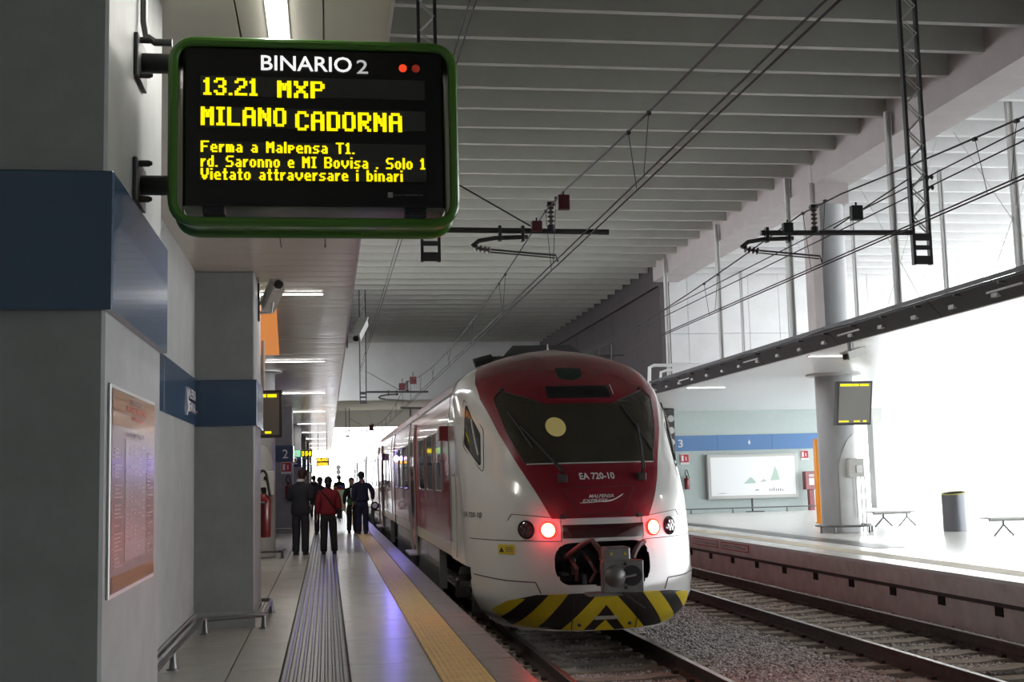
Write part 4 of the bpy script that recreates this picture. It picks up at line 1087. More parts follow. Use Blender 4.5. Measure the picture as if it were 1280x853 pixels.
T.part(MB().prism([(15.86, 2.58), (15.98, 2.58), (15.92, 2.72)], 44.955, 44.965), 'arrow_head', 'white_text'); 
T.part(MB().box(15.905, 15.935, 44.955, 44.965, 2.52, 2.58), 'arrow_stem', 'white_text', smooth=False)

# fire extinguishers
def extinguisher(x, y, z0, h, r, label, yw=None):
    T = Thing('fire_extinguisher', (x, y, z0), label, 'extinguisher')
    T.part(MB().lathe((x, y, z0), [(r*.9, 0), (r, .02), (r, h*.82), (r*.85, h*.9), (r*.4, h*.97), (r*.3, h)], 24), 'bottle', 'red_paint')
    T.part(MB().cbox(x-.03, x+.03, y-.03, y+.03, z0+h, z0+h+.07, .008), 'valve', 'black')
    T.part(MB().cbox(x-.03, x+.03, min(y, yw), max(y, yw), z0+h*.75, z0+h*.80, .005), 'wall_bracket', 'dark_metal')
    pts = [(x-.01+.055*math.cos(a), y-.03, z0+h+.15+.12*math.sin(a)) for a in np.linspace(-1.9, -5.6, 14)]+[(x+r*.9, y-.04, z0+h*.92)]
    T.part(MB().tube(pts, .016, 8), 'hose', 'rubber')
extinguisher(-.755, 15.25, .87, .53, .085, 'large dark red fire extinguisher on the back of the second left pillar', 14.85)
extinguisher(-1.14, 37.8, 1.04, .42, .10, 'small red fire extinguisher on the pillar with the numeral 2', 38.0)
extinguisher(13.36, 44.82, .90, .45, .10, 'small red fire extinguisher on the far wall beside the train nose', 45.0)

# electrical boxes
T = Thing('electrical_box', (-1.2, 25.5, 1.4), 'white electrical box on the left round column, above the large extinguisher', 'box')
T.part(MB().cbox(-1.52, -1.05, 25.45, 25.63, 1.28, 1.76, .02), 'case', 'box_grey'); T.part(MB().lathe((-1.22, 25.45, 1.62), [(.04, 0), (.04, -.02)], 14, 'y'), 'knob', 'black')
T = Thing('electrical_box', (12.45, 27.9, 1.3), 'light grey electrical box with conduits on the right round column', 'box')
T.part(MB().cbox(12.28, 12.68, 27.80, 27.98, 1.32, 1.76, .02), 'case', 'box_grey')
T.part(MB().cbox(12.46, 12.60, 27.76, 27.80, 1.42, 1.60, .01), 'cover', 'sign_white')
for k, x in enumerate((12.50, 12.62, 12.72)): T.part(MB().tube([(x, 27.93, 0.02 if k else .35), (x, 27.93, 1.34)], .016, 8), 'conduit', 'light_metal')
T.part(MB().tube([(12.72, 27.95, 1.7), (12.72, 27.95, 2.75)], .012, 8), 'conduit', 'light_metal')
T = Thing('fire_cabinet', (13.35, 30.2, .8), 'red fire cabinet partly hidden behind the right round column', 'cabinet')
T.part(MB().cbox(13.2, 13.60, 30.2, 30.4, .72, 1.45, .02), 'case', 'red_paint'); T.part(MB().cbox(13.28, 13.5, 30.25, 30.38, 0, .72, .02), 'pedestal', 'red_paint'); T.part(MB().lathe((13.50, 30.2, 1.15), [(.05, 0), (.05, -.01)], 12, 'y'), 'round_label', 'sign_white')
T = Thing('fire_call_point', (18.1, 44.5, 0), 'red fire cabinet on a pedestal against the far wall, left of the orange pole', 'cabinet')
T.part(MB().cbox(17.86, 18.30, 44.4, 44.7, .78, 1.46, .02), 'case', 'red_paint'); T.part(MB().cbox(18.0, 18.22, 44.45, 44.65, 0, .78, .02), 'pedestal', 'red_paint')
T.part(MB().box(18.0, 18.2, 44.385, 44.4, .95, 1.2), 'notice', 'sign_white', smooth=False); T.part(MB().box(18.0, 18.2, 44.385, 44.4, 1.25, 1.35), 'notice', 'poster', smooth=False)
T = Thing('orange_post', (13.90, 33.6, 0), 'slim orange post standing just left of the right round column', 'post')
T.part(MB().lathe((13.90, 33.6, 0), [(.13, 0), (.13, .03), (.10, .035), (.10, 2.36), (.09, 2.39)], 24), 'tube', 'orange_paint')

# wall map board
T = Thing('map_board', (15.9, 44.8, .5), 'wide pale display board on the far wall behind the right platform', 'board')
T.part(MB().cbox(14.15, 17.72, 44.75, 44.97, .50, 2.18, .03), 'frame', 'box_grey'); T.part(MB().box(14.28, 17.60, 44.74, 44.75, .62, 2.06), 'panel', 'map_paper', smooth=False)
rr = random.Random(11)
for (x, z, w, h, m) in ((15.55, 1.05, .5, .25, 'map_green'), (16.6, 1.15, .38, .55, 'map_green'), (16.2, 1.10, .25, .12, 'box_grey'), (16.8, 1.85, .25, .04, 'map_green'), (14.4, .68, .55, .05, 'box_grey'), (15.95, .78, .22, .06, 'screen_grey')):
    T.part(MB().prism([(x, z), (x+w, z+.02), (x+w*.8, z+h*.6), (x+w*.55, z+h), (x+w*.3, z+h*.5)], 44.733, 44.74), 'printed_patch', m)
for k in range(7): x = 16.55+.085*k; T.part(MB().box(x, x+.035, 44.733, 44.74, .75, .80+.09*rr.random()), 'printed_figure', 'screen_grey', smooth=False)
T.part(MB().tube([(15.8, 44.6, .5), (15.8, 44.6, .02)], .035, 8), 'leg', 'dark_metal'); T.part(MB().cbox(15.55, 16.2, 44.4, 44.65, 0, .03, .005), 'foot', 'dark_metal')

# litter bin
T = Thing('litter_bin', (14.62, 27.3, 0), 'dark grey cylindrical litter bin with a yellow wavy rim on the bright platform', 'bin')
n = 40; top = lambda a: .885+.035*math.cos(a*1-.6)
mb = MB(); v = [(14.62+.27*math.cos(2*PI*k/n), 27.3+.27*math.sin(2*PI*k/n), 0) for k in range(n)]+[(14.62+.27*math.cos(2*PI*k/n), 27.3+.27*math.sin(2*PI*k/n), top(2*PI*k/n)) for k in range(n)]+[(14.62+.25*math.cos(2*PI*k/n), 27.3+.25*math.sin(2*PI*k/n), top(2*PI*k/n)) for k in range(n)]+[(14.62+.25*math.cos(2*PI*k/n), 27.3+.25*math.sin(2*PI*k/n), .5) for k in range(n)]
mb.add(v, [(j*n+k, j*n+(k+1)%n, (j+1)*n+(k+1)%n, (j+1)*n+k) for j in range(3) for k in range(n)]+[tuple(3*n+k for k in range(n)), tuple(range(n))[::-1]])
T.part(mb, 'body', 'bin')
T.part(MB().tube([(14.62+.262*math.cos(2*PI*k/n), 27.3+.262*math.sin(2*PI*k/n), top(2*PI*k/n)+.004) for k in range(n)], .013, 6, closed=True), 'rim', 'bin_rim')

# benches: slab seats on splayed feet
def bench(x0, x1, y, z, feet, label):
    T = Thing('bench', ((x0+x1)/2, y, 0), label, 'bench')
    T.part(MB().cbox(x0, x1, y-.25, y+.25, z-.035, z, .012), 'seat', 'light_metal')
    T.part(MB().tube([(x0+.1, y, z-.06), (x1-.1, y, z-.06)], .03, 8), 'beam', 'box_grey')
    for fx in feet:
        mb = MB()
        mb.tube([(fx, y, z-.06), (fx, y, .24)], .025, 8)
        mb.tube([(fx-.28, y-.10, .01), (fx-.14, y-.05, .12), (fx, y, .24), (fx+.14, y+.05, .12), (fx+.28, y+.10, .01)], .022, 8)
        T.part(mb, 'leg', 'tube')
bench(13.97, 15.2, 30.5, .40, (14.35, 15.0), 'white slab bench on splayed feet, just right of the round column')
bench(14.02, 16.2, 24.9, .40, (14.45,), 'white slab bench cut by the right edge of the picture, right of the litter bin')

# CCTV cameras
def cctv(p, d, label, arm, wall):
    T = Thing('security_camera', p, label, 'camera'); p = Vector(p); d = Vector(d).normalized(); s = d.cross(Vector((0, 0, 1))).normalized(); u = s.cross(d)
    T.part(MB().obox(p, s*.07, u*.062, d*.27), 'housing', 'box_grey', smooth=False); T.part(MB().obox(p+u*.075, s*.085, u*.010, d*.31), 'sun_shield', 'light_metal', smooth=False)
    T.part(MB().tube([p+d*.27, p+d*.30], .05, 14), 'lens', 'black'); T.part(MB().tube(arm, .018, 8), 'bracket_arm', 'light_metal'); T.part(MB().obox(wall, (.012, 0, 0), (0, .05, 0), (0, 0, .22)), 'wall_plate', 'dark_metal', smooth=False)
cctv((-.60, 14.3, 3.66), (.30, -1, .42), 'white security camera bracketed high on the second left pillar', [(-.60, 14.3, 3.60), (-.62, 14.32, 3.48), (-.76, 14.32, 3.48)], (-.762, 14.32, 3.60))
cctv((.58, 20.8, 4.06), (-.35, -1, -.75), 'white security camera on the soffit edge beside the hanging lattice mast', [(.58, 20.8, 4.0), (.52, 20.8, 3.90), (.36, 20.8, 3.90)], (.36, 20.8, 3.98))
cctv((9.62, 21.3, 3.62), (-.9, -.6, -.25), 'small security camera under the long cable tray', [(9.62, 21.3, 3.68), (9.62, 21.3, 3.84)], (9.50, 21.2, 3.78))

# ================================================================== CABLE TRAY AND HANGER POSTS
T = Thing('cable_tray', (9.5, 0, 3.83), 'long dark cable tray running along the edge of the right platform soffit', 'cable tray')
for i in range(9):
    y0 = 6+3.9*i
    T.part(MB().prism([(9.50, 3.83), (9.50, 3.86), (9.28, 4.08), (9.28, 4.11), (9.26, 4.11), (9.26, 4.07), (9.48, 3.83)], y0, y0+3.88, 'y'), 'tray_section', 'tray', smooth=False)
    T.part(MB().box(9.18, 9.215, y0, y0+3.88, 4.10, 4.16), 'tray_lip', 'tray', smooth=False)
for i in range(27):
    y = 7.0+1.22*i
    T.part(MB().box(9.19, 9.50, y, y+.05, 4.02, 4.05), 'cross_bracket', 'tray', smooth=False)
    T.part(MB().cbox(9.36, 9.46, y+.35, y+.52, 3.89, 3.95, .008), 'clamp', 'clamp')
for i in range(5):
    y = 10+5.2*i; T.part(MB().cbox(9.34, 9.42, y, y+.95, 3.955, 4.0, .01), 'light_strip', 'clamp')
def hpost(x, y, z0, z1, w, label, group):
    T = Thing('hanger_post', (x, y, z0), label, 'post', group)
    T.part(MB().cbox(x-w/2, x-w/2+.03, y-.05, y+.05, z0, z1, .003), 'flange', 'light_metal')
    T.part(MB().cbox(x+w/2-.03, x+w/2, y-.05, y+.05, z0, z1, .003), 'flange', 'light_metal')
    T.part(MB().box(x-w/2+.03, x+w/2-.03, y-.008, y+.008, z0, z1), 'web', 'box_grey', smooth=False)
for y, nm in ((23.8, 'nearest, right of the column'), (29.6, 'just left of the column'), (35.4, 'over the pale wall panels'), (41.2, 'farthest, at the dark wall corner')):
    hpost(11.80, y, 4.08, 9.02, .13, 'light grey post along the beam, '+nm, 'posts along the beam')
hpost(14.1, 23.0, 4.08, 9.05, .15, 'pale double post near the right edge of the picture', 'pale posts behind the beam')
for y, nm in ((28.6, 'nearest of the thin row'), (33.9, 'second of the thin row'), (39.2, 'third of the thin row'), (43.9, 'last of the thin row')):
    hpost(15.5, y, 4.08, 9.05, .10, 'thin pale post behind the beam, '+nm, 'pale posts behind the beam')
for k, (y, s) in enumerate(((23.0, 1), (28.0, -1), (33.0, 1))):
    T = Thing('brace_wire', (14.0, y, 4.1), 'thin crossed brace wires between pale back-row posts, %s pair' % ['nearest', 'middle', 'farthest'][k], 'wire')
    for q in (-1, 1): T.part(MB().tube([(14.0, y-q*2.1, 4.1), (14.0, y+q*2.1, 9.0)], .008, 5), 'wire', 'box_grey')
T = Thing('white_duct', (9.6, 34, 4.3), 'white ducts bending down at the dark wall corner above the train', 'duct')
T.part(MB().tube([(12.0, 34.2, 4.62), (9.35, 34.2, 4.62), (9.22, 34.2, 4.56), (9.2, 34.2, 4.2), (9.2, 34.2, 3.9)], .05, 10), 'duct', 'sign_white')
T.part(MB().tube([(12.0, 34.2, 4.48), (9.75, 34.2, 4.48), (9.55, 34.2, 4.42), (9.53, 34.2, 4.15)], .04, 10), 'duct', 'sign_white')
T = Thing('equipment_rack', (9.2, 40, 3), 'dark grey trackside equipment column seen over the train shoulder', 'equipment')
T.part(MB().cbox(11.95, 12.22, 42.2, 42.9, 0, 3.80, .02), 'post', 'dark_metal')
for k in range(3): T.part(MB().lathe((12.08, 42.2, 2.6+.42*k), [(.10, 0), (.12, -.03)], 12, 'y'), 'fitting', 'clamp')

# ================================================================== OVERHEAD LINE
def mast(x, y, zb, zt, side, label, w=.24):
    """lattice drop mast; side=+1 cantilever to the right, -1 to the left"""
    T = Thing('lattice_mast', (x, y, zt), label, 'mast', 'hanging lattice masts of the overhead line')
    for sx in (-1, 1):
        T.part(MB().box(x+sx*w/2-.022, x+sx*w/2+.022, y-.04, y+.04, zb, zt), 'chord', 'dark_metal', smooth=False)
    st = .22; k = 0; z = zb+.50
    for fy in (-.04, .04):
        mb = MB(); z = zb+.50; s = 1; pts = []
        while z < zt: pts.append((x+s*(w/2-.02), y+fy, z)); z += st; s = -s
        mb.tube(pts, .013, 5); T.part(mb, 'lacing', 'light_metal')
    mb = MB(); 
    for z0, z1 in ((zb, zb+.13), (zb+.22, zb+.29), (zb+.36, zb+.47)): mb.box(x-w/2, x+w/2, y-.045, y-.03, z0, z1)
    T.part(mb, 'end_plate', 'dark_metal', smooth=False)
    return T
def insul(mb, a, b, r, n):
    a, b = Vector(a), Vector(b); pts = []; rr = []
    for k in range(n):
        for (t, q) in ((.1, .35), (.45, 1), (.55, 1), (.9, .35)): pts.append(a.lerp(b, (k+t)/n)); rr.append(r*q)
    return mb.tube(pts, rr, 12)
def cantilever(xm, y, s, label, xt):
    """s=+1 mast on the left of the track, -1 on the right; mirrored about the track centre xt"""
    T = Thing('overhead_cantilever', (xm, y, 5.0), label, 'cantilever')
    X = lambda dx: xt+s*dx       # dx measured away from the mast
    T.part(MB().tube([(xm, y, 5.02), (X(.84), y, 5.0)], .040, 12), 'main_tube', 'dark_metal')
    main_s = s; X = lambda dx: xt+dx
    T.part(MB().tube([(X(-.35), y-.02, 4.92), (X(-.82), y-.02, 4.90), (X(-1.05), y-.02, 4.86), (X(-1.15), y-.02, 4.78)], .032, 10), 'curved_tube', 'dark_metal')
    T.part(insul(MB(), (X(-1.12), y-.02, 4.76), (X(-.88), y-.02, 4.72), .055, 4), 'insulator', 'insulator')
    T.part(MB().tube([(X(-.90), y-.02, 4.735), (X(.05), y-.02, 4.655), (X(.08), y-.02, 4.56)], .014, 8), 'steady_arm', 'dark_metal')
    T.part(MB().tube([(X(-.90), y-.02, 4.70), (X(.04), y-.02, 4.615)], .010, 8), 'steady_arm', 'dark_metal')
    T.part(insul(MB(), (X(0), y, 5.06), (X(0), y, 5.38), .055, 5), 'insulator', 'insulator')
    T.part(MB().tube([(X(0), y, 5.0), (X(0), y, 5.09)], .06, 12), 'clamp', 'dark_metal'); T.part(MB().cbox(X(0)-.06, X(0)+.06, y-.05, y+.05, 5.38, 5.43, .01), 'wire_clamp', 'dark_metal')
    for dx in (-.42, -.75): T.part(MB().cbox(X(dx)-.025, X(dx)+.025, y-.06, y+.05, 4.86, 5.08, .01), 'clamp', 'dark_metal')
    T.part(MB().tube([(xt-s*.30, y, 5.08), (xm, y, 5.85)], .012, 6), 'stay_wire', 'wire')
    return T
spec = [(17.0, 'nearest'), (49.0, 'second'), (86.0, 'third'), (134.0, 'fourth'), (189.0, 'farthest')]
for y, nm in spec:
    zt = 10.08 if y < 68 else (6.58 if y < 90 else 7.5)
    mast(1.46 if y > 20 else 1.47, y, 4.56 if y < 100 else -.6, zt, 1, 'hanging lattice mast on the left of the train track, %s of its row' % nm)
    cantilever(1.58, y, 1, 'overhead line cantilever above the train track, %s from the camera' % nm, 3.21)
    if y < 40:
        mast(8.85, y, 4.53, 10.1, -1, 'hanging lattice mast on the right of the empty track', .26)
        cantilever(8.72, y, -1, 'overhead line cantilever above the empty track', 7.18)
def marker(x, y, z, s, m, label, w=.16, h=.20):
    T = Thing('wire_marker', (x, y, z), label, 'marker'); T.part(MB().cbox(x-w/2, x+w/2, y-.05, y+.05, z-h/2, z+h/2, .008), 'plate', m)
    T.part(MB().tube([(x, y, z+h/2), (x, y, z+h/2+(.05 if y < 40 else .2))], .014, 6), 'hook', 'wire')
marker(3.20, 16.0, 5.20, 1, 'marker_red', 'square dark red marker hanging from the messenger wire over the train')
marker(2.98, 16.9, 5.06, 1, 'marker_red', 'small dark red box on the nearest cantilever tube', .15, .14)
marker(7.20, 15.6, 5.0, 1, 'marker_dark', 'square dark green marker hanging from the right messenger wire')
marker(6.72, 16.9, 5.06, 1, 'marker_dark', 'small dark box on the cantilever tube over the empty track', .15, .14)
marker(3.0, 48.8, 5.20, 1, 'marker_red', 'dark red marker on the second cantilever, lower left one', .26, .28)
marker(3.35, 47.6, 5.35, 1, 'marker_red', 'dark red marker on the second cantilever, upper right one', .26, .28)
marker(3.1, 85.8, 5.2, 1, 'marker_red', 'tiny dark red marker on the third cantilever', .3, .34)
# wires
MY = [-14., 17., 49., 86., 134., 189., 240.]
def messz(y):
    for a, b in zip(MY, MY[1:]):
        if a <= y <= b:
            t = (y-a)/(b-a); return 5.43-.55*4*t*(1-t)
    return 5.4
def wires(xt, label_m, label_c, y0, y1):
    ys = np.arange(y0, y1, 1.5)
    o = MB().tube([(xt, y, messz(y)) for y in ys], .0115, 6).build('messenger_wire', 'wire'); tag(o, label_m, 'wire')
    for k, dx in enumerate((-.045, .045)):
        o = MB().tube([(xt+dx, y0, 4.49), (xt+dx, y1, 4.49)], .0095, 6).build('contact_wire', 'wire')
        tag(o, '%s contact wire %s' % (['left', 'right'][k], label_c), 'wire', 'contact wires '+label_c)
    D = Thing('dropper_set', (xt, 17, 4.5), 'thin vertical dropper wires hanging the contact wires %s' % label_c, 'wire')
    for c in np.arange(12, y1-3, 5.0):
        for d in (-.42, .42):
            y = c+d; D.part(MB().tube([(xt, y, messz(y)), (xt+(.045 if d > 0 else -.045), y-d*.25, 4.49)], .005, 4), 'dropper', 'wire')
            if c < 30: D.part(MB().cbox(xt-.02, xt+.02, y-.03, y+.03, messz(y)-.03, messz(y)+.01, .003), 'dropper_clip', 'wire')
wires(3.21, 'messenger wire sagging above the train between the masts', 'above the train', -8, 189)
wires(7.18, 'messenger wire sagging above the empty right track', 'above the empty track', -8, 44)
for k, (x, z) in enumerate(((8.98, 5.86), (8.98, 5.70))):
    o = MB().tube([(x, -8, z), (x, 44, z)], .011, 6).build('feeder_wire', 'wire'); tag(o, '%s of two feeder wires clamped to the right lattice mast' % ['upper', 'lower'][k], 'wire', 'feeder wires of the right mast')
    T = Thing('feeder_clamp', (8.98, 17, z), '%s feeder wire clamp on the right lattice mast' % ['upper', 'lower'][k], 'clamp')
    T.part(insul(MB(), (8.98, 17, z), (9.12, 17, z+.02), .04, 2), 'insulator', 'insulator')
for k, x in enumerate((1.78, 1.86)):
    o = MB().tube([(x, -8, 7.35), (x, 66, 7.35)], .010, 6).build('feeder_wire', 'wire'); tag(o, '%s of two thin wires close under the ribs beside the green board' % ['left', 'right'][k], 'wire', 'paired wires left of the train track')
# distant signal and bright exterior details
T = Thing('track_signal', (1.05, 112, 0), 'distant signal post with dark round lamps beyond the hall', 'signal')
T.part(MB().tube([(1.05, 112, -.5), (1.05, 112, 2.9)], .05, 8), 'post', 'dark_metal')
for z in (2.75, 2.35, 1.9): T.part(MB().lathe((1.05, 111.9, z), [(.22, 0), (.22, -.1)], 14, 'y'), 'lamp_head', 'dark_metal')

# ================================================================== PEOPLE
def skin_mesh(name, joints, edges, m, parent, sub=2, root=0):
    """joints: {key:(x,y,z,rx,ry)} -> one continuous skinned surface"""
    ks = list(joints); me = bpy.data.meshes.new(name)
    me.from_pydata([joints[k][:3] for k in ks], [(ks.index(a), ks.index(b)) for a, b in edges], []); me.materials.append(M[m])
    o = bpy.data.objects.new(name, me); COL.objects.link(o); o.parent = parent
    md = o.modifiers.new('skin', 'SKIN'); md.use_smooth_shade = True; md.branch_smoothing = .6
    if not me.skin_vertices: me.attributes  # layer is created with the modifier data below
    lay = me.skin_vertices[0] if len(me.skin_vertices) else None
    if lay is None:
        bpy.context.view_layer.objects.active = o; bpy.ops.mesh.customdata_skin_add(); lay = me.skin_vertices[0]
    for i, k in enumerate(ks):
        lay.data[i].radius = joints[k][3:5]; lay.data[i].use_root = (i == root)
    ss = o.modifiers.new('sub', 'SUBSURF'); ss.levels = sub; ss.render_levels = sub
    dg = bpy.context.evaluated_depsgraph_get(); dg.update()
    me2 = bpy.data.meshes.new_from_object(o.evaluated_get(dg)); o.modifiers.clear(); o.data = me2; bpy.data.meshes.remove(me)
    me2.name = name; me2.polygons.foreach_set('use_smooth', [True]*len(me2.polygons))
    return o
def person(x, y, h, rot, label, top, trousers, hair, arms, top_long=.0, head=(0, 0), hair_style='short', legs=None, collar=None, group=None, coat_w=1.0):
    """faces +y in its own space (away from the camera) before rot; arms: two (elbow, wrist) pairs"""
    T = empty('person', (x, y, 0), label, 'person', group); T.rotation_euler = (0, 0, rot); k = h/1.75; T.scale = (k, k, k)
    hx, hy = head; w = coat_w
    legs = legs or [(-.10, .0), (.10, .0)]
    J = {'pel': (0, 0, .95, .12, .10), 'sp': (0, 0, 1.12, .10, .08), 'ch': (0, 0, 1.28, .10, .08), 'nk0': (0, .0, 1.43, .05, .05), 'nk': (0, .01, 1.49, .072, .074),
         'hd0': (hx*.5, .03+hy*.5, 1.565, .090, .098), 'hd1': (hx*.9, .03+hy*.9, 1.63, .104, .122), 'hd2': (hx, .02+hy, 1.69, .100, .116), 'hd3': (hx, .01+hy, 1.735, .066, .078)}
    E_ = [('pel', 'sp'), ('sp', 'ch'), ('ch', 'nk0'), ('nk0', 'nk'), ('nk', 'hd0'), ('hd0', 'hd1'), ('hd1', 'hd2'), ('hd2', 'hd3')]
    J['nose'] = (hx*1.0, .125+hy, 1.625, .010, .012); E_.append(('hd1', 'nose'))
    for i, s in enumerate((-1, 1)):
        fx, fy = legs[i]
        J[f'hip{s}'] = (s*.085, 0, .90, .085, .085); J[f'kn{s}'] = ((s*.09+fx)/2, fy*.5+.015, .50, .055, .058); J[f'an{s}'] = (fx, fy-.02, .09, .038, .045); J[f'to{s}'] = (fx+s*.02, fy+.11, .035, .035, .025)
        E_ += [('pel', f'hip{s}'), (f'hip{s}', f'kn{s}'), (f'kn{s}', f'an{s}'), (f'an{s}', f'to{s}')]
        el, wr = arms[i]
        J[f'sh{s}'] = (s*.15, 0, 1.37, .04, .04); J[f'el{s}'] = (*el, .040, .040); J[f'wr{s}'] = (*wr, .027, .024)
        d = (Vector(wr)-Vector(el)).normalized(); pm = Vector(wr)+d*.05; J[f'pa{s}'] = (*pm, .034, .020)
        E_ += [('ch', f'sh{s}'), (f'sh{s}', f'el{s}'), (f'el{s}', f'wr{s}'), (f'wr{s}', f'pa{s}')]
        side = d.cross(Vector((0, 0, 1))) if abs(d.z) < .8 else Vector((0, 1, 0)); side.normalize(); nrm = d.cross(side)
        for f in range(4):
            b = pm+side*(f-1.5)*.020+d*.035; ln = (.060, .070, .066, .052)[f]
            J[f'f{s}{f}a'] = (*b, .010, .010); q = b+d*ln*.6+nrm*.012*s; J[f'f{s}{f}b'] = (*q, .0085, .0085); q2 = q+d*ln*.45+nrm*.025*s; J[f'f{s}{f}c'] = (*q2, .007, .007)
            E_ += [(f'pa{s}', f'f{s}{f}a'), (f'f{s}{f}a', f'f{s}{f}b'), (f'f{s}{f}b', f'f{s}{f}c')]
        b = Vector(wr)+d*.03+side*.035; J[f't{s}a'] = (*b, .011, .011); q = b+d*.035+side*.02; J[f't{s}b'] = (*q, .009, .009)
        E_ += [(f'wr{s}', f't{s}a'), (f't{s}a', f't{s}b')]
    body = skin_mesh('body', J, E_, 'skin', T, 1)
    # face: eyes, mouth, ears on the body
    ct = Vector((hx, .03+hy, 1.645))
    for s in (-1, 1):
        MB().lathe(ct+Vector((s*.030, .082, .01)), [(.004, -.004), (.012, 0), (.010, .006), (.003, .009)], 10, 'y').build('eye', 'black', body)
        MB().lathe(ct+Vector((s*.082, -.005, -.01)), [(.012, -.014), (.024, 0), (.016, .010)], 10, 'x').build('ear', 'skin', body)
    MB().cbox(ct.x-.022, ct.x+.022, ct.y+.080, ct.y+.092, ct.z-.055, ct.z-.045, .003).build('mouth', 'jacket_red', body)
    # trousers
    J2 = {'w': (0, 0, .99, .17*w, .125), 'p': (0, 0, .90, .18, .135)}; E2 = [('w', 'p')]
    for i, s in enumerate((-1, 1)):
        fx, fy = legs[i]
        J2[f'h{s}'] = (s*.095, 0, .80, .112, .120); J2[f'k{s}'] = ((s*.09+fx)/2, fy*.5+.012, .48, .088, .092); J2[f'a{s}'] = (fx, fy-.02, .12, .078, .085); J2[f'b{s}'] = (fx, fy-.015, .04, .078, .085)
        E2 += [('p', f'h{s}'), (f'h{s}', f'k{s}'), (f'k{s}', f'a{s}'), (f'a{s}', f'b{s}')]
    skin_mesh('trousers', J2, E2, trousers, T, 1)
    # jacket, continuous with its sleeves; hem at 1.0 - top_long
    hem = .93-top_long
    J3 = {'hem': (0, 0, hem, .215*w, .155), 'hip': (0, 0, .97, .210*w, .150), 'wa': (0, 0, 1.12, .190*w, .140), 'ch': (0, 0, 1.30, .215*w, .150), 'nk': (0, 0, 1.45, .130, .105), 'cl': (0, .0, 1.505, .078, .078)}
    E3 = [('hip', 'wa'), ('wa', 'ch'), ('ch', 'nk'), ('nk', 'cl')]
    E3.append(('hip', 'hem'))
    for i, s in enumerate((-1, 1)):
        el, wr = arms[i]; wv = Vector(wr); ev = Vector(el); c = ev+(wv-ev)*.93
        J3[f's{s}'] = (s*.185*w, 0, 1.395, .100, .095); J3[f'e{s}'] = (*el, .076, .076); J3[f'w{s}'] = (*c, .056, .054)
        E3 += [('ch', f's{s}'), (f's{s}', f'e{s}'), (f'e{s}', f'w{s}')]
    ks = list(J3); skin_mesh('jacket', J3, E3, top, T, 2, root=ks.index('ch'))
    if collar: MB().lathe((0, .005, 1.50), [(.082, 0), (.068, .05)], 20).build('collar', collar, T)
    # shoes
    for i in (0, 1):
        fx, fy = legs[i]; s = (-1, 1)[i]
        v = roundpoly([(fx-.045, fy-.09), (fx+.045, fy-.09), (fx+.05+s*.005, fy+.10), (fx+s*.01, fy+.19), (fx-.05+s*.005, fy+.10)], .04, 3)
        mb = MB(); n = len(v); cx = sum(a for a, b in v)/n; cy = sum(b for a, b in v)/n
        R_ = [[(a, b, 0) for a, b in v], [(a, b, .035) for a, b in v], [(cx+(a-cx)*.8, cy-.02+(b-cy)*.75, .085) for a, b in v], [(cx+(a-cx)*.5, cy-.05+(b-cy)*.4, .11) for a, b in v]]
        for r_ in R_: r_.append(r_[0])
        mb.grid(R_); mb.add([p for p in R_[0][:-1]], [tuple(range(n))]); mb.add([p for p in R_[-1][:-1]], [tuple(range(n))]); mb.build('shoe', 'shoe', T)
    # hair shell
    def shell(cx, cy, cz, rx, ry, rz, zcut, name='hair'):
        mb = MB(); G = []
        for i in range(11):
            th = PI*i/10*.5*1.35
            if i == 10: pass
            row = []
            for j in range(21):
                ph = 2*PI*j/20; px = cx+rx*math.sin(th)*math.cos(ph); py = cy+ry*math.sin(th)*math.sin(ph); pz = cz+rz*math.cos(th)
                if math.sin(ph) > .25: pz = max(pz, cz+zcut)
                row.append((px, py, pz))
            G.append(row)
        mb.grid(G); return mb.build(name, hair, T)
    rz = .10 if hair_style != 'full' else .125
    shell(hx, hy+.004, 1.660, .094, .112, .104, .03)
    if hair_style == 'short': MB().tube([(hx, hy-.020, 1.70), (hx*.9, hy*.9-.032, 1.64), (hx*.8, hy*.8-.025, 1.575), (hx*.7, hy*.7-.01, 1.55)], [.085, .086, .066, .03], 14).build('nape_hair', hair, T)
    if hair_style == 'bun': MB().lathe((hx, hy-.115, 1.60), [(.02, -.05), (.052, -.025), (.06, 0), (.052, .025), (.02, .05)], 14).build('hair_bun', hair, T); 
    if hair_style in ('bun', 'long', 'full'):
        ln = .24 if hair_style == 'long' else .07
        mb = MB(); mb.tube([(hx, hy-.055, 1.66), (hx*.8, hy-.07, 1.58), (0, -.09, 1.58-ln*.8), (0, -.09, 1.57-ln)], [.07, .075, .06, .02], 12); mb.build('back_hair', hair, T)
    return T
dn = lambda s, f=0.: ((s*.235, -.01, 1.13), (s*.245, .05+f, .88))
fr = lambda s: ((s*.235, -.02, 1.15), (s*.08, .24, 1.17))
P1 = person(-.55, 26.5, 1.79, -.25, 'man in a navy suit with his back turned, head bowed, by the left column', 'suit_navy', 'suit_navy', 'hair_brown', [fr(-1), fr(1)], top_long=.20, head=(.03, .05), coat_w=1.08, collar='sign_white')
P2_ = person(.03, 26.4, 1.62, .05, 'woman in a dark red jacket with black trousers and a black shoulder strap, back turned', 'jacket_red', 'trouser_dark', 'hair_dark', [dn(-1), dn(1)], top_long=.08, head=(-.0, 0), hair_style='bun', coat_w=1.02, collar='sign_white', legs=[(-.11, .02), (.13, .0)])
MB().tube([(-.17, -.05, 1.43), (-.10, -.135, 1.36), (.02, -.150, 1.22), (.13, -.150, 1.06), (.22, -.08, .98)], .016, 6).build('shoulder_strap', 'black', P2_)
MB().cbox(.20, .30, -.10, .12, .80, 1.02, .02).build('shoulder_bag', 'black', P2_)
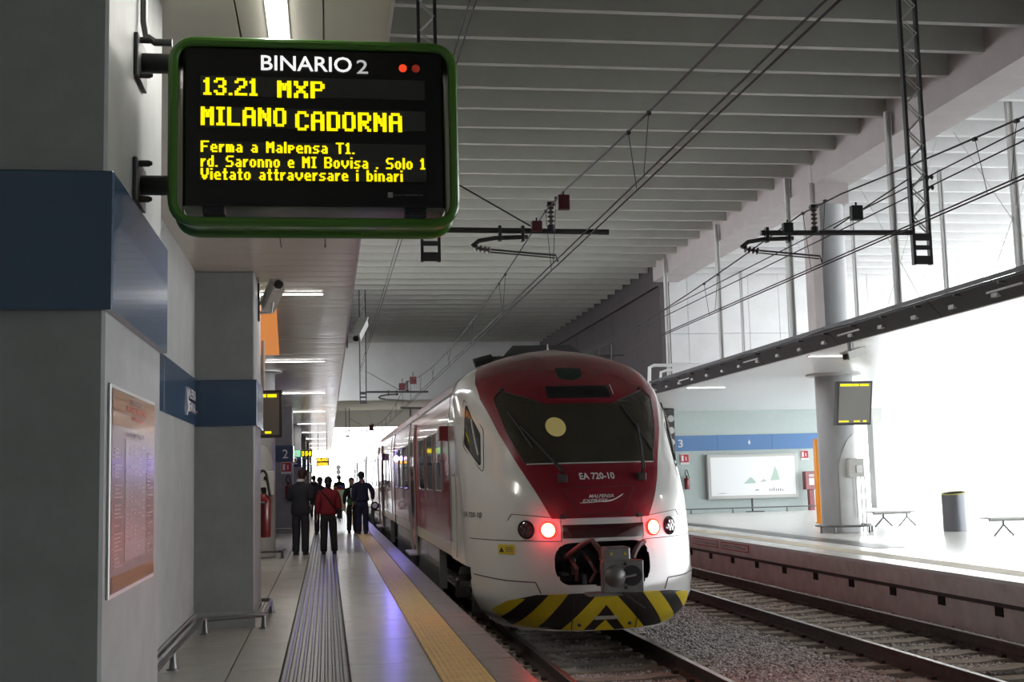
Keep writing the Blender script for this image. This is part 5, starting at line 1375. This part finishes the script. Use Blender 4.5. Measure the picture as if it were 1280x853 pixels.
P3 = person(-.20, 36.6, 1.66, .15, 'person in a dark brown coat mostly hidden behind the woman in red', 'coat_brown', 'trouser_dark', 'hair_dark', [dn(-1), dn(1)], top_long=.12, hair_style='full', coat_w=1.05)
P4 = person(-.57, 56.0, 1.80, -.4, 'person in a black coat farther off, between the navy suit and the red jacket', 'coat_black', 'coat_black', 'hair_dark', [fr(-1), dn(1)], top_long=.08, coat_w=1.2)
P5 = person(1.00, 35.8, 1.78, .15, 'train guard in dark blue uniform at the platform edge, holding a white topped cap', 'uniform_blue', 'uniform_blue', 'hair_dark', [dn(-1), ((.30, -.06, 1.16), (.30, -.02, .93))], top_long=.04, head=(-.02, 0), coat_w=1.08)
T = Thing('uniform_cap', (1.36, 35.7, .76), 'dark cap with a white top held in the guard\'s right hand', 'cap')
T.part(MB().lathe((1.36, 35.62, .80), [(.10, -.05), (.12, .0), (.12, .03), (.09, .05)], 20, 'y'), 'cap_body', 'uniform_blue'); T.part(MB().lathe((1.36, 35.56, .80), [(.055, -.02), (.075, .0)], 20, 'y'), 'white_top', 'sign_white')
T.part(MB().cbox(1.25, 1.47, 35.55, 35.72, .66, .69, .01), 'peak', 'shoe')
P6 = person(.74, 37.0, 1.62, PI+.1, 'woman facing the camera in a white top and green tabard beside the guard', 'coat_black', 'trouser_dark', 'hair_brown', [fr(-1), dn(1)], hair_style='long', head=(.02, 0), coat_w=.95)
MB().prism([(-.07, 1.42), (.07, 1.42), (.05, 1.12), (-.05, 1.12)], .118, .135, 'y').build('white_shirt_front', 'sign_white', P6)
MB().tube([(-.09, .06, 1.45), (-.10, .135, 1.25), (-.08, .15, 1.02), (-.10, .15, .92)], [.03, .04, .04, .05], 8).build('scarf', 'green_cloth', P6)
MB().cbox(-.17, .17, .12, .16, .88, 1.08, .015).build('tabard', 'green_cloth', P6)
P7 = person(.62, 62.0, 1.78, .2, 'distant dark figure against the bright end of the platform', 'coat_black', 'coat_black', 'hair_dark', [dn(-1), dn(1)], top_long=.05, coat_w=1.2)
# colourful placard standing on the platform
T = Thing('placard_stand', (.42, 43.5, 0), 'pale green printed placard with red, green and blue patches, beside the woman facing us', 'placard')
T.part(MB().cbox(.20, .66, 43.5, 43.53, .48, 1.22, .01), 'panel', 'placard_green')
for (a, b, c, d, m) in ((.34, .50, .78, 1.0, 'patch_green'), (.40, .54, .58, .74, 'patch_red'), (.20, .34, .50, .72, 'patch_blue'), (.24, .60, 1.22, 1.32, 'patch_red'), (.36, .60, 1.26, 1.38, 'patch_blue'), (.22, .36, 1.22, 1.34, 'led_orange')):
    T.part(MB().prism([(a, c+.03), (a+(b-a)*.3, c), (b, c+.04), (b-(b-a)*.2, d), (a+.02, d-.02)], 43.485, 43.5), 'colour_patch', m if m != 'led_orange' else 'orange_paint')
for x in (.25, .61): T.part(MB().tube([(x, 43.54, 1.2), (x, 43.60, .0)], .012, 6), 'leg', 'box_grey')
